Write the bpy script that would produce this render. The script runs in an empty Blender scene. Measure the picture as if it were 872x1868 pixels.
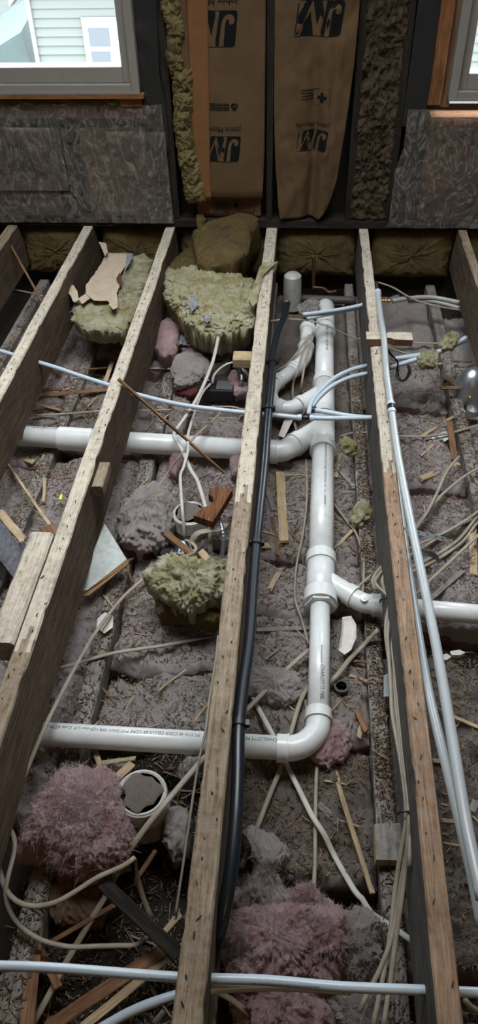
import bpy, math, random
import numpy as np
from mathutils import Matrix, Vector
random.seed(7); rng = np.random.default_rng(7)
scene = bpy.context.scene
COL = scene.collection

# ------------------------------------------------------------------ camera
CV = np.array([436., 934.]); V1 = np.array([578., -355.]); V2 = np.array([478., 2420.])
FPX = math.sqrt(-(V1 - CV) @ (V2 - CV)); CAMH = 1.7
_n = lambda v: v / np.linalg.norm(v)
_Y = _n(np.array([*(V1 - CV), FPX])); _Z = -_n(np.array([*(V2 - CV), FPX])); _X = np.cross(_Y, _Z)
RW = np.array([_X, _Y, _Z]); CPOS = np.array([0, 0, CAMH])
cd = bpy.data.cameras.new('camera'); cam = bpy.data.objects.new('camera', cd); COL.objects.link(cam)
cd.sensor_fit = 'VERTICAL'; cd.sensor_height = 36; cd.lens = FPX / 1868 * 36; cd.clip_start = .02
m = Matrix.Identity(4)
for i in range(3):
    m[i][0] = RW[i, 0]; m[i][1] = -RW[i, 1]; m[i][2] = -RW[i, 2]; m[i][3] = CPOS[i]
cam.matrix_world = m
scene.camera = cam

# ------------------------------------------------------------------ sky, daylight, exposure
world = bpy.data.worlds.new('overcast_sky'); scene.world = world; world.use_nodes = True
bg = world.node_tree.nodes['Background']
bg.inputs[0].default_value = (.89, .95, 1.0, 1); bg.inputs[1].default_value = 5.0
scene.view_settings.view_transform = 'Standard'; scene.view_settings.look = 'None'
scene.view_settings.gamma = 1; scene.view_settings.use_curve_mapping = False
scene.view_settings.exposure = 1.72
WIN = [(-1.95, -.80, .66, 2.02), (.66, 1.85, .63, 2.02)]        # far wall openings x0,x1,z0,z1
def portal(loc, sx, sy, rot):
    l = bpy.data.lights.new('daylight_portal', 'AREA'); l.shape = 'RECTANGLE'; l.size = sx; l.size_y = sy
    l.cycles.is_portal = True
    o = bpy.data.objects.new('daylight_portal', l); COL.objects.link(o); o.location = loc; o.rotation_euler = rot
for x0, x1, z0, z1 in WIN:
    portal(((x0 + x1) / 2, 4.30, (z0 + z1) / 2), x1 - x0, z1 - z0, (math.radians(-90), 0, 0))

SKY = (-1.9, .9, 1.65, 3.3); SKZ = 4.1                           # added unseen rooflight and deep shaft, steering daylight onto the floor
portal(((SKY[0] + SKY[1]) / 2, (SKY[2] + SKY[3]) / 2, SKZ + .02), SKY[1] - SKY[0], SKY[3] - SKY[2], (0, 0, 0))

# ------------------------------------------------------------------ helpers
def ray(x, y): return RW @ np.array([x - CV[0], y - CV[1], FPX])
def P(x, y, z=0.):                      # point of the horizontal plane z seen at a photo pixel
    d = ray(x, y); return CPOS + (z - CAMH) / d[2] * d
def Wp(x, y, Y):                        # point of the upright plane Y
    d = ray(x, y); return CPOS + Y / d[1] * d
_perm = np.random.default_rng(3).permutation(4096)
def vnoise(p, seed=0):
    p = np.asarray(p, float); i = np.floor(p).astype(int); f = p - i; f = f * f * (3 - 2 * f)
    def h(a, b, c):
        return _perm[(_perm[(_perm[(a + seed * 57) & 4095] + b) & 4095] + c) & 4095] / 2047.5 - 1
    r = 0
    for dx in (0, 1):
        for dy in (0, 1):
            for dz in (0, 1):
                w = (f[..., 0] if dx else 1 - f[..., 0]) * (f[..., 1] if dy else 1 - f[..., 1]) * (f[..., 2] if dz else 1 - f[..., 2])
                r = r + w * h(i[..., 0] + dx, i[..., 1] + dy, i[..., 2] + dz)
    return r
def fbm(p, seed=0, octv=4, gain=.5):
    p = np.asarray(p, float); a = 1; r = 0; t = 0
    for k in range(octv):
        r = r + a * vnoise(p * 2 ** k, seed + k); t += a; a *= gain
    return r / t
def fbm2(x, y, seed=0, octv=4): return fbm(np.stack([x, y, np.zeros_like(x) + .37], -1), seed, octv)

def root_loc(o):
    while o.parent: o = o.parent
    return np.array(o.location)
def tag(o, label=None, cat=None, group=None, kind=None):
    if label: o['label'] = label
    if cat: o['category'] = cat
    if group: o['group'] = group
    if kind: o['kind'] = kind
    return o
def thing(name, label, cat, loc, group=None):
    o = bpy.data.objects.new(name, None); COL.objects.link(o); o.location = loc; o.empty_display_size = .05
    return tag(o, label, cat, group)
def mk(name, V, F, mat, parent=None, smooth=False, grain=None, mats=None, fmat=None):
    V = np.asarray(V, float)
    if parent is not None: base = root_loc(parent)
    else:
        base = (V.min(0) + V.max(0)) / 2; base[2] = V[:, 2].min()
    me = bpy.data.meshes.new(name)
    if isinstance(F, tuple):                      # numpy groups of equal-sided faces
        me.vertices.add(len(V)); me.vertices.foreach_set('co', np.ascontiguousarray(V - base, np.float32).ravel())
        idx = np.concatenate([np.asarray(f, np.int32).ravel() for f in F]); tot = np.concatenate([np.full(len(f), np.shape(f)[1], np.int32) for f in F])
        me.loops.add(len(idx)); me.loops.foreach_set('vertex_index', idx); me.polygons.add(len(tot))
        me.polygons.foreach_set('loop_start', np.concatenate([[0], np.cumsum(tot)[:-1]]).astype(np.int32)); me.update(calc_edges=True)
    else: me.from_pydata((V - base).tolist(), [], [list(f) for f in F])
    for mm in (mats or [mat]): me.materials.append(mm)
    if fmat is not None: me.polygons.foreach_set('material_index', list(fmat))
    if smooth: me.polygons.foreach_set('use_smooth', [True] * len(me.polygons))
    if grain is not None:
        a = me.attributes.new('grain', 'FLOAT_VECTOR', 'POINT'); a.data.foreach_set('vector', np.asarray(grain, np.float32).ravel())
    me.update()
    o = bpy.data.objects.new(name, me); COL.objects.link(o)
    if parent is not None: o.parent = parent
    else: o.location = base
    return o
class G:                                 # geometry collector
    def __init__(s): s.V = []; s.F = []; s.n = 0; s.g = []
    def add(s, V, F, g=None):
        V = np.asarray(V, float); s.V.append(V); s.F += [[i + s.n for i in f] for f in F]; s.n += len(V)
        s.g.append(np.asarray(g) if g is not None else V.copy())
    def mk(s, name, mat, parent=None, smooth=False, **k):
        return mk(name, np.concatenate(s.V), s.F, mat, parent, smooth, grain=np.concatenate(s.g), **k)
BOXF = [(0, 3, 2, 1), (4, 5, 6, 7), (0, 1, 5, 4), (1, 2, 6, 5), (2, 3, 7, 6), (3, 0, 4, 7)]
def boxv(x0, x1, y0, y1, z0, z1):
    return np.array([(x0, y0, z0), (x1, y0, z0), (x1, y1, z0), (x0, y1, z0), (x0, y0, z1), (x1, y0, z1), (x1, y1, z1), (x0, y1, z1)], float)
def box(name, x0, x1, y0, y1, z0, z1, mat, parent=None):
    V = boxv(x0, x1, y0, y1, z0, z1); L = [x1 - x0, y1 - y0, z1 - z0]; k = int(np.argmax(L))
    g = np.roll(V, -k, axis=1)
    return mk(name, V, BOXF, mat, parent, grain=g)
def frame(t, up=np.array([0, 0, 1.])):
    t = _n(t); s = np.cross(t, up)
    if np.linalg.norm(s) < 1e-3: s = np.cross(t, np.array([0, 1., 0]))
    s = _n(s); return t, s, np.cross(s, t)
def boardg(A, B, w, t, seg=6, jag=0., wob=0., seed=0, up=np.array([0, 0, 1.]), roll=0., taper=1.):
    """a plank from A to B: chamfered cross-section, uneven sides, splintered ends"""
    r = np.random.default_rng(seed + 11); A = np.asarray(A, float); B = np.asarray(B, float)
    T, S, N = frame(B - A, up); L = np.linalg.norm(B - A)
    if roll: c, s_ = math.cos(roll), math.sin(roll); S, N = c * S + s_ * N, -s_ * S + c * N
    ch = min(w, t) * .12
    prof = np.array([(-w / 2 + ch, -t / 2), (w / 2 - ch, -t / 2), (w / 2, -t / 2 + ch), (w / 2, t / 2 - ch), (w / 2 - ch, t / 2), (-w / 2 + ch, t / 2), (-w / 2, t / 2 - ch), (-w / 2, -t / 2 + ch)])
    V = []; g = []; n = len(prof); off = r.uniform(0, 50, 3)
    for k in range(seg + 1):
        u = k / seg; sc = 1 + (taper - 1) * u
        for q, (a, b) in enumerate(prof):
            d = u * L
            if k in (0, seg): d += r.uniform(-jag, jag)
            aa, bb = a * sc + (r.uniform(-wob, wob) if k else 0), b * (.5 + .5 * sc) + r.uniform(-wob, wob) * .5
            V.append(A + T * d + S * aa + N * bb); g.append((d + off[0], a + off[1], b + off[2]))
    F = [[n - 1 - i for i in range(n)], [seg * n + i for i in range(n)]]
    for k in range(seg):
        for i in range(n):
            j = (i + 1) % n; F.append((k * n + i, k * n + j, (k + 1) * n + j, (k + 1) * n + i))
    return np.array(V), F, np.array(g)
def board(name, A, B, w, t, mat, parent=None, label=None, cat=None, group=None, **k):
    V, F, g = boardg(A, B, w, t, **k); o = mk(name, V, F, mat, parent, grain=g)
    if parent is None: tag(o, label, cat, group)
    return o
def cr(pts, step=.02):
    p = np.asarray(pts, float)
    if len(p) < 3: n = max(2, int(np.linalg.norm(p[1] - p[0]) / step)); return p[0] + (p[1] - p[0]) * np.linspace(0, 1, n + 1)[:, None]
    q = np.vstack([2 * p[0] - p[1], p, 2 * p[-1] - p[-2]]); out = []
    for i in range(1, len(q) - 2):
        n = max(2, int(np.linalg.norm(q[i + 1] - q[i]) / step))
        for k in range(n):
            t = k / n
            out.append(.5 * ((2 * q[i]) + (q[i + 1] - q[i - 1]) * t + (2 * q[i - 1] - 5 * q[i] + 4 * q[i + 1] - q[i + 2]) * t * t + (-q[i - 1] + 3 * q[i] - 3 * q[i + 1] + q[i + 2]) * t ** 3))
    out.append(q[-2]); return np.array(out)
def tubeg(path, r, n=10, flat=1., cap=True):
    """a tube along a path; flat > 1 widens it sideways"""
    p = np.asarray(path, float); N = len(p); T = np.gradient(p, axis=0); T /= np.linalg.norm(T, axis=1)[:, None]
    r = np.broadcast_to(np.asarray(r, float), (N,)); V = []; prev = None
    L = np.concatenate([[0], np.cumsum(np.linalg.norm(np.diff(p, axis=0), axis=1))]); g = []
    for k in range(N):
        s = np.cross(T[k], (0, 0, 1.))
        if prev is not None: s = s + prev * (.35 if np.linalg.norm(s) > .3 else 3)
        elif np.linalg.norm(s) < .1: s = np.array([1., 0, 0])
        s = s - T[k] * (s @ T[k]); s = _n(s); prev = s; nn = np.cross(s, T[k])
        for i in range(n):
            a = 2 * math.pi * i / n
            V.append(p[k] + r[k] * (flat * math.cos(a) * s + math.sin(a) * nn)); g.append((L[k], a, 0))
    F = []
    for k in range(N - 1):
        for i in range(n):
            j = (i + 1) % n; F.append((k * n + i, k * n + j, (k + 1) * n + j, (k + 1) * n + i))
    if cap: F.append([n - 1 - i for i in range(n)]); F.append([(N - 1) * n + i for i in range(n)])
    return np.array(V), F, np.array(g)
def revg(A, B, prof, n=32):
    """surface of revolution about A->B; prof = (fraction-free distance along, radius)"""
    A = np.asarray(A, float); T, S, N = frame(np.asarray(B, float) - A)
    V = []; F = []; g = []
    for d, r in prof:
        for i in range(n):
            a = 2 * math.pi * i / n; V.append(A + T * d + r * (math.cos(a) * S + math.sin(a) * N)); g.append((d, a * .04, 0))
    m_ = len(prof)
    for k in range(m_ - 1):
        for i in range(n):
            j = (i + 1) % n; F.append((k * n + i, k * n + j, (k + 1) * n + j, (k + 1) * n + i))
    if prof[0][1] > 1e-6: F.append([n - 1 - i for i in range(n)])
    if prof[-1][1] > 1e-6: F.append([(m_ - 1) * n + i for i in range(n)])
    return np.array(V), F, np.array(g)
def resample(poly, n):
    p = np.asarray(poly, float); q = np.vstack([p, p[:1]]); L = np.concatenate([[0], np.cumsum(np.linalg.norm(np.diff(q, axis=0), axis=1))])
    t = np.linspace(0, L[-1], n, endpoint=False)
    return np.stack([np.interp(t, L, q[:, k]) for k in range(p.shape[1])], -1)
def pillowg(poly, h, hb, seed, amp, freq, n=110, rings=16, aniso=(1, 1, 1), p=2.2, edge=.0, ridged=False, fine=.016):
    """a soft lump on a star-shaped outline (world points): domed top h above, hb below the outline"""
    n = int(n * 1.7); rings = int(rings * 1.8)
    b = resample(poly, n); c = b.mean(0)
    e = fbm(b * freq * 1.5, seed + 5, 3)[:, None] * edge; b = b + (b - c) / np.maximum(np.linalg.norm(b - c, axis=1), .01)[:, None] * e
    ks = np.sin(np.linspace(0, math.pi / 2, rings))[::-1]
    rows = []; 
    for k in ks:                                   # outline -> middle, on top
        q = c + (b - c) * k; q = q.copy(); q[:, 2] += h * (1 - k ** p) ** .5 if k < 1 else 0; rows.append(q)
    low = []
    for k in (.93, .78, .5, .0):
        q = c + (b - c) * k; q = q.copy(); q[:, 2] -= hb * (1 - k ** 4) ** .35; low.append(q)
    allr = low[::-1] + rows; V = np.concatenate(allr)
    an = np.array(aniso)
    d = fbm(V * freq * an, seed, 5, .55)
    if ridged: d = 1 - 2 * np.abs(d)
    d2 = fbm(V * freq * 2.1 * an, seed + 9, 4, .55)
    out = V - c; out[:, 2] *= 1.6; out /= np.maximum(np.linalg.norm(out, axis=1), 1e-3)[:, None]
    V = V + out * (amp * d)[:, None] + np.stack([d2, np.roll(d2, 7), np.roll(d2, 13)], -1) * amp * .25
    fi = (1 - 2 * np.abs(fbm(V * 52, seed + 20, 3))) * .6 + fbm(V * 150, seed + 22, 2) * .5
    V = V + out * (fi * min(fine, amp * 1.))[:, None]
    K, I = np.meshgrid(np.arange(len(allr) - 1), np.arange(n), indexing='ij'); K = K.ravel(); I = I.ravel(); J = (I + 1) % n
    return V, (np.stack([K * n + I, K * n + J, (K + 1) * n + J, (K + 1) * n + I], -1),)
def fibreg(V, F, N, l0, l1, w, seed, lift=.5):
    """loose glass fibres standing off a surface: thin slivers"""
    r = np.random.default_rng(seed); f = F[0][:, :3] if isinstance(F, tuple) else np.array([q[:3] for q in F]); pick = f[r.integers(0, len(f), N)]
    a, b, c = V[pick[:, 0]], V[pick[:, 1]], V[pick[:, 2]]
    u = r.random((N, 2)); o = a + (b - a) * u[:, :1] + (c - a) * u[:, 1:] * .5
    nr = np.cross(b - a, c - a); nr /= np.maximum(np.linalg.norm(nr, axis=1), 1e-9)[:, None]
    d = r.normal(size=(N, 3)); d -= nr * (d * nr).sum(1)[:, None]; d /= np.maximum(np.linalg.norm(d, axis=1), 1e-6)[:, None]
    d = d + nr * r.uniform(0, lift, (N, 1)); s = np.cross(d, nr); s /= np.maximum(np.linalg.norm(s, axis=1), 1e-6)[:, None]
    L = r.uniform(l0, l1, (N, 1)); mid = o + d * L * .5 + nr * L * .12 + r.normal(size=(N, 3)) * L * .08
    V2_ = np.stack([o + s * w, o - s * w, mid + s * w * .8, mid - s * w * .8, o + d * L], 1).reshape(-1, 3)
    k = np.arange(N) * 5
    return V2_, (np.stack([k, k + 1, k + 3, k + 2], -1), np.stack([k + 2, k + 3, k + 4], -1))
def pxpoly(pts, z):
    return np.array([P(p[0], p[1], p[2] if len(p) > 2 else z) for p in pts])

# ------------------------------------------------------------------ materials
def newmat(name):
    m_ = bpy.data.materials.new(name); m_.use_nodes = True; nt = m_.node_tree; b = nt.nodes['Principled BSDF']
    return m_, nt, b
def nd(nt, t, **k):
    n_ = nt.nodes.new(t)
    for a, v in k.items():
        if a.startswith('_'): n_.inputs[int(a[1:])].default_value = v
        else: setattr(n_, a, v)
    return n_
def noise_tex(nt, vec, scale, detail=6, rough=.6, dist=0):
    n_ = nd(nt, 'ShaderNodeTexNoise'); n_.inputs['Scale'].default_value = scale; n_.inputs['Detail'].default_value = detail
    n_.inputs['Roughness'].default_value = rough; n_.inputs['Distortion'].default_value = dist
    nt.links.new(vec, n_.inputs['Vector']); return n_.outputs['Fac']
def ramp(nt, fac, stops):
    r = nd(nt, 'ShaderNodeValToRGB'); el = r.color_ramp.elements
    while len(el) < len(stops): el.new(.5)
    for e, (p, c) in zip(el, stops): e.position = p; e.color = (*c, 1) if len(c) == 3 else c
    nt.links.new(fac, r.inputs[0]); return r.outputs[0]
def mixc(nt, fac, a, b, mode='MIX'):
    x = nd(nt, 'ShaderNodeMix', data_type='RGBA', blend_type=mode)
    for s, v in ((0, fac), (6, a), (7, b)):
        if hasattr(v, 'links'): nt.links.new(v, x.inputs[s])
        else: x.inputs[s].default_value = v if s == 0 else ((*v, 1) if len(v) == 3 else v)
    return x.outputs[2]
def bump(nt, b, h, strength=.4, dist=.01):
    n_ = nd(nt, 'ShaderNodeBump'); n_.inputs['Strength'].default_value = strength; n_.inputs['Distance'].default_value = dist
    nt.links.new(h, n_.inputs['Height']); nt.links.new(n_.outputs[0], b.inputs['Normal'])
def pos(nt): return nd(nt, 'ShaderNodeNewGeometry').outputs['Position']
def scaled(nt, v, s):
    mp = nd(nt, 'ShaderNodeMapping'); mp.inputs['Scale'].default_value = s; nt.links.new(v, mp.inputs['Vector']); return mp.outputs[0]
def wood(name, c0, c1, c2, dust=None, dustamt=.5, gs=1., rough=.85):
    """long grain along the 'grain' attribute's x, fine dark pores, optional dust lying on it"""
    m_, nt, b = newmat(name); at = nd(nt, 'ShaderNodeAttribute', attribute_name='grain').outputs['Vector']
    g1 = noise_tex(nt, scaled(nt, at, (5 * gs, 70 * gs, 70 * gs)), 1, 7, .65, 1.5)
    g2 = noise_tex(nt, scaled(nt, at, (25 * gs, 420 * gs, 420 * gs)), 1, 3, .6)
    c = ramp(nt, g1, [(.28, c0), (.5, c1), (.72, c2)])
    c = mixc(nt, .35, c, ramp(nt, g2, [(.3, (.25, .25, .25)), (.6, (1, 1, 1))]), 'MULTIPLY')
    st = noise_tex(nt, pos(nt), 9, 5, .65); c = mixc(nt, .5, c, ramp(nt, st, [(.3, (.45, .42, .4)), (.62, (1.1, 1.08, 1.05))]), 'MULTIPLY')
    if dust:
        d = noise_tex(nt, pos(nt), 38, 6, .75); f = ramp(nt, d, [(.5 - .16 * dustamt, (0, 0, 0)), (.62, (dustamt,) * 3)])
        c = mixc(nt, f, c, dust)
    nt.links.new(c, b.inputs['Base Color']); b.inputs['Roughness'].default_value = rough; b.inputs['Specular IOR Level'].default_value = .2
    bump(nt, b, g2, .5, .004); return m_
def fluff(name, c0, c1, dust=None, d0=.45, d1=.6, scale=60, st=.9):
    m_, nt, b = newmat(name); p = pos(nt)
    n1 = noise_tex(nt, p, 14, 6, .65, .6); n2 = noise_tex(nt, p, scale * 3, 5, .8, 1.); n3 = noise_tex(nt, p, scale * 9, 3, .7, 2.)
    c = ramp(nt, n1, [(.32, c0), (.66, c1)])
    c = mixc(nt, .45, c, ramp(nt, n2, [(.3, (.55, .52, .52)), (.65, (1.12, 1.12, 1.12))]), 'MULTIPLY')
    if dust:
        f = ramp(nt, noise_tex(nt, p, 7, 7, .7), [(d0, (0, 0, 0)), (d1, (1, 1, 1))]); c = mixc(nt, f, c, dust)
        k = ramp(nt, noise_tex(nt, p, 170, 3, .7), [(.63, (0, 0, 0)), (.7, (.85, .85, .85))]); c = mixc(nt, k, c, (.045, .036, .03))
    nt.links.new(c, b.inputs['Base Color']); b.inputs['Roughness'].default_value = 1; b.inputs['Specular IOR Level'].default_value = .05
    hm = nd(nt, 'ShaderNodeMath', operation='ADD'); nt.links.new(n2, hm.inputs[0]); nt.links.new(n3, hm.inputs[1])
    bump(nt, b, hm.outputs[0], st, .012); return m_
def plain(name, c, rough=.5, metal=0., dirt=None, dscale=30, damt=.5, spec=.5, bumpamt=0., bscale=80):
    m_, nt, b = newmat(name); b.inputs['Roughness'].default_value = rough; b.inputs['Metallic'].default_value = metal
    b.inputs['Specular IOR Level'].default_value = spec
    if dirt:
        n_ = noise_tex(nt, pos(nt), dscale, 7, .72); f = ramp(nt, n_, [(.42, (0, 0, 0)), (.75, (damt,) * 3)])
        nt.links.new(mixc(nt, f, c, dirt), b.inputs['Base Color'])
    else: b.inputs['Base Color'].default_value = (*c, 1)
    if bumpamt: bump(nt, b, noise_tex(nt, pos(nt), bscale, 6, .7), bumpamt, .01)
    return m_
def film(name, tint, white, alpha, rough=.09):
    """thin plastic sheeting: mostly see-through, a little milky, glossy in the folds"""
    m_, nt, b = newmat(name); nt.nodes.remove(b); out = nt.nodes['Material Output']
    tr = nd(nt, 'ShaderNodeBsdfTransparent'); tr.inputs[0].default_value = (*tint, 1)
    df = nd(nt, 'ShaderNodeBsdfDiffuse'); df.inputs[0].default_value = (*white, 1)
    gl = nd(nt, 'ShaderNodeBsdfGlossy'); gl.inputs['Roughness'].default_value = rough
    bp = nd(nt, 'ShaderNodeBump'); bp.inputs['Strength'].default_value = .8; bp.inputs['Distance'].default_value = .02
    nt.links.new(noise_tex(nt, scaled(nt, pos(nt), (14, 14, 9)), 1, 5, .55, 1.8), bp.inputs['Height']); nt.links.new(bp.outputs[0], gl.inputs['Normal'])
    m1 = nd(nt, 'ShaderNodeMixShader')                      # even haze plus white noise streaks painted as fold highlights
    n1 = noise_tex(nt, scaled(nt, pos(nt), (9, 9, 5)), 1, 5, .6, 2.2); n2 = noise_tex(nt, scaled(nt, pos(nt), (26, 26, 17)), 1, 4, .6, 2.5)
    r1 = ramp(nt, n1, [(.465, (0, 0, 0)), (.5, (.20, .20, .20)), (.535, (0, 0, 0))]); r2 = ramp(nt, n2, [(.47, (0, 0, 0)), (.5, (.09, .09, .09)), (.53, (0, 0, 0))])
    ad = mixc(nt, 1., r1, r2, 'ADD'); ad = mixc(nt, 1., ad, (alpha,) * 3, 'ADD'); nt.links.new(ad, m1.inputs[0])
    nt.links.new(tr.outputs[0], m1.inputs[1]); nt.links.new(df.outputs[0], m1.inputs[2])
    fr = nd(nt, 'ShaderNodeFresnel'); fr.inputs[0].default_value = 1.5; nt.links.new(bp.outputs[0], fr.inputs['Normal'])
    m2 = nd(nt, 'ShaderNodeMixShader'); nt.links.new(fr.outputs[0], m2.inputs[0])
    nt.links.new(m1.outputs[0], m2.inputs[1]); nt.links.new(gl.outputs[0], m2.inputs[2]); nt.links.new(m2.outputs[0], out.inputs[0]); return m_

M = {}
DUST = (.36, .32, .27)
M['joist'] = wood('aged_joist_wood', (.10, .065, .04), (.27, .20, .13), (.42, .33, .23), DUST, .45)
M['joist_pale'] = wood('pale_joist_wood', (.25, .185, .125), (.50, .425, .325), (.67, .60, .49), (.62, .575, .50), .6)  # paler wood for joist tops, mostly their far stretches
M['joist_red'] = wood('ruddy_joist_wood', (.13, .07, .042), (.34, .215, .135), (.50, .355, .24), DUST, .35)
M['dark_wood'] = wood('dark_old_wood', (.012, .010, .009), (.03, .024, .02), (.06, .047, .036))
M['strip'] = wood('grey_dusty_wood', (.10, .09, .08), (.21, .19, .17), (.33, .305, .275), (.38, .35, .32), .5)
M['lath'] = wood('lath_wood', (.24, .16, .09), (.46, .34, .215), (.64, .51, .35))
M['lath_dark'] = wood('brown_lath_wood', (.09, .042, .022), (.21, .112, .06), (.36, .22, .125))
M['pine'] = wood('new_pine', (.42, .29, .15), (.56, .42, .24), (.66, .53, .34), DUST, .25)
M['char'] = wood('scorched_wood', (.025, .010, .005), (.16, .07, .03), (.30, .15, .07))
M['orange_wood'] = wood('orange_sheathing_wood', (.16, .065, .025), (.30, .135, .055), (.40, .20, .09))
M['blue_board'] = wood('weathered_blue_grey_board', (.05, .055, .065), (.105, .11, .125), (.18, .185, .2), DUST, .2)
M['pink'] = fluff('dusty_pink_fibreglass', (.70, .57, .565), (.88, .78, .78), (.62, .55, .49), .46, .60)
M['pink2'] = fluff('pink_fibreglass', (.66, .38, .38), (.92, .70, .70))
M['pink3'] = fluff('grey_pink_fibreglass', (.66, .565, .55), (.82, .735, .72), (.59, .52, .46), .42, .6)
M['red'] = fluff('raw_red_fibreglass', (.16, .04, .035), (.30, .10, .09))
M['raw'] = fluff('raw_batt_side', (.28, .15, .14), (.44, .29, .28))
M['dirt'] = fluff('dusty_debris_ground', (.31, .255, .215), (.47, .405, .35), (.38, .325, .28), .4, .55)
M['yellow'] = fluff('yellow_fibreglass', (.60, .50, .19), (1., .97, .72), (.72, .66, .50), .60, .78)
M['yellow_dim'] = fluff('brown_yellow_shaded', (.20, .145, .058), (.35, .262, .115), (.15, .112, .065), .5, .65)  # darker copy of the yellow fibreglass, rim and underside shade in the colour
M['wool'] = fluff('brown_mineral_wool', (.12, .086, .052), (.32, .25, .165), (.08, .06, .042), .5, .62, scale=34, st=1.)
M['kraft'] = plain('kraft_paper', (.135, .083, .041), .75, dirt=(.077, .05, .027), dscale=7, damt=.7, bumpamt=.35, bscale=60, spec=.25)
M['kraft_orange'] = plain('orange_kraft_flange', (.22, .105, .042), .7, dirt=(.14, .07, .03), dscale=9, damt=.6, spec=.25)
M['kraft_pale'] = plain('pale_torn_kraft', (.50, .41, .30), .75, dirt=(.30, .23, .16), dscale=20, damt=.5, bumpamt=.4, bscale=50, spec=.25)
M['ink'] = plain('black_print', (.010, .011, .011), .95, spec=.1)
M['redink'] = plain('red_print', (.14, .03, .025), .7)
M['pvc'] = plain('white_pvc', (.71, .725, .715), .28, dirt=(.46, .42, .35), dscale=24, damt=.35)
M['pvc_print'] = plain('pipe_print', (.05, .055, .06), .5)
M['pex'] = plain('milky_pex', (.52, .60, .66), .25)
M['pex_grey'] = plain('grey_white_tube', (.42, .45, .46), .3, dirt=(.33, .34, .34), dscale=18, damt=.5)
M['poly'] = plain('black_poly_pipe', (.012, .016, .021), .33)
M['rubber'] = plain('black_plastic', (.01, .01, .011), .4)
M['cable'] = plain('beige_cable_sheath', (.30, .255, .195), .5, dirt=(.16, .13, .098), dscale=22, damt=.7)
M['cable_w'] = plain('white_cable_sheath', (.50, .48, .43), .45, dirt=(.28, .25, .21), dscale=25, damt=.4)
M['steel'] = plain('galvanised_steel', (.52, .55, .57), .35, .9, dirt=(.2, .2, .2), dscale=40, damt=.5)
M['can'] = plain('white_enamelled_can', (.50, .50, .46), .4, dirt=(.22, .19, .15), dscale=22, damt=.7)
M['rust'] = plain('rust', (.10, .035, .015), .8, dirt=(.03, .015, .01), dscale=70, damt=.9)
M['copper'] = plain('copper', (.17, .085, .05), .45, .7, dirt=(.1, .05, .03), dscale=40, damt=.7)
M['brass'] = plain('brass', (.55, .38, .14), .3, .9)
M['frame'] = plain('window_frame_vinyl', (.28, .262, .235), .5, dirt=(.19, .175, .155), dscale=30, damt=.3)
M['bead'] = plain('white_glazing_bead', (.80, .84, .86), .4)
M['gypsum'] = plain('painted_plasterboard', (.56, .61, .58), .7, dirt=(.3, .29, .27), dscale=45, damt=.8)
M['gyp_edge'] = plain('brown_plasterboard_edge', (.36, .22, .11), .85, dirt=(.18, .1, .05), dscale=50, damt=.6)
M['flake'] = plain('pale_paint_flake', (.60, .56, .50), .7, dirt=(.4, .36, .3), dscale=35, damt=.5)
M['yplastic'] = plain('yellow_plastic', (.75, .72, .12), .4)
M['bare'] = plain('bare_interior_wall', (.20, .15, .11), .9, dirt=(.12, .09, .06), dscale=3, damt=.6)
M['ceil'] = plain('ceiling_plaster', (.34, .32, .29), .9)
M['black'] = plain('dark_sheathing', (.018, .016, .015), .9)
M['blackfilm'] = plain('black_plastic_flashing', (.026, .026, .026), .42, bumpamt=.35, bscale=22, spec=.3)
M['film'] = film('clear_poly_sheet', (.96, .95, .93), (.66, .61, .54), .10)
M['film_grey'] = film('grey_poly_sheet', (.70, .71, .72), (.40, .41, .42), .22)
m_, nt, b_ = newmat('window_glass'); nt.nodes.remove(b_)
tr = nd(nt, 'ShaderNodeBsdfTransparent'); tr.inputs[0].default_value = (.95, .98, .98, 1); gl = nd(nt, 'ShaderNodeBsdfGlossy'); gl.inputs['Roughness'].default_value = .02
fr = nd(nt, 'ShaderNodeFresnel'); fr.inputs[0].default_value = 1.45; mx = nd(nt, 'ShaderNodeMixShader')
nt.links.new(fr.outputs[0], mx.inputs[0]); nt.links.new(tr.outputs[0], mx.inputs[1]); nt.links.new(gl.outputs[0], mx.inputs[2]); nt.links.new(mx.outputs[0], nt.nodes['Material Output'].inputs[0]); M['glass'] = m_
M['siding'] = plain('pale_green_siding', (.066, .07, .063), .7)
M['housetrim'] = plain('white_house_trim', (.15, .156, .16), .6)
M['housewall'] = plain('far_house_wall', (.085, .093, .09), .8)
M['houseglass'] = plain('house_window_glass', (.02, .025, .033), .25)
M['roofing'] = plain('grey_green_shingle', (.045, .06, .058), .9, dirt=(.03, .04, .04), dscale=4, damt=.6)
M['ground'] = plain('outdoor_ground', (.16, .16, .15), .95)

def text_mesh(s, size=1.):
    cu = bpy.data.curves.new('txt', 'FONT'); cu.body = s; cu.size = size; cu.resolution_u = 3; cu.align_x = 'LEFT'
    o = bpy.data.objects.new('txt', cu); me = o.to_mesh()
    V = np.array([v.co[:] for v in me.vertices]); F = [list(p.vertices) for p in me.polygons]
    o.to_mesh_clear(); bpy.data.objects.remove(o); bpy.data.curves.remove(cu); return V, F

# a bare warm bulb on a cord behind the camera
bl = bpy.data.lights.new('bulb_light', 'POINT'); bl.energy = 4; bl.color = (1., .62, .30); bl.shadow_soft_size = .04; bo = bpy.data.objects.new('bulb_light', bl); COL.objects.link(bo); bo.location = (.55, -1.1, 1.95)
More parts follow.
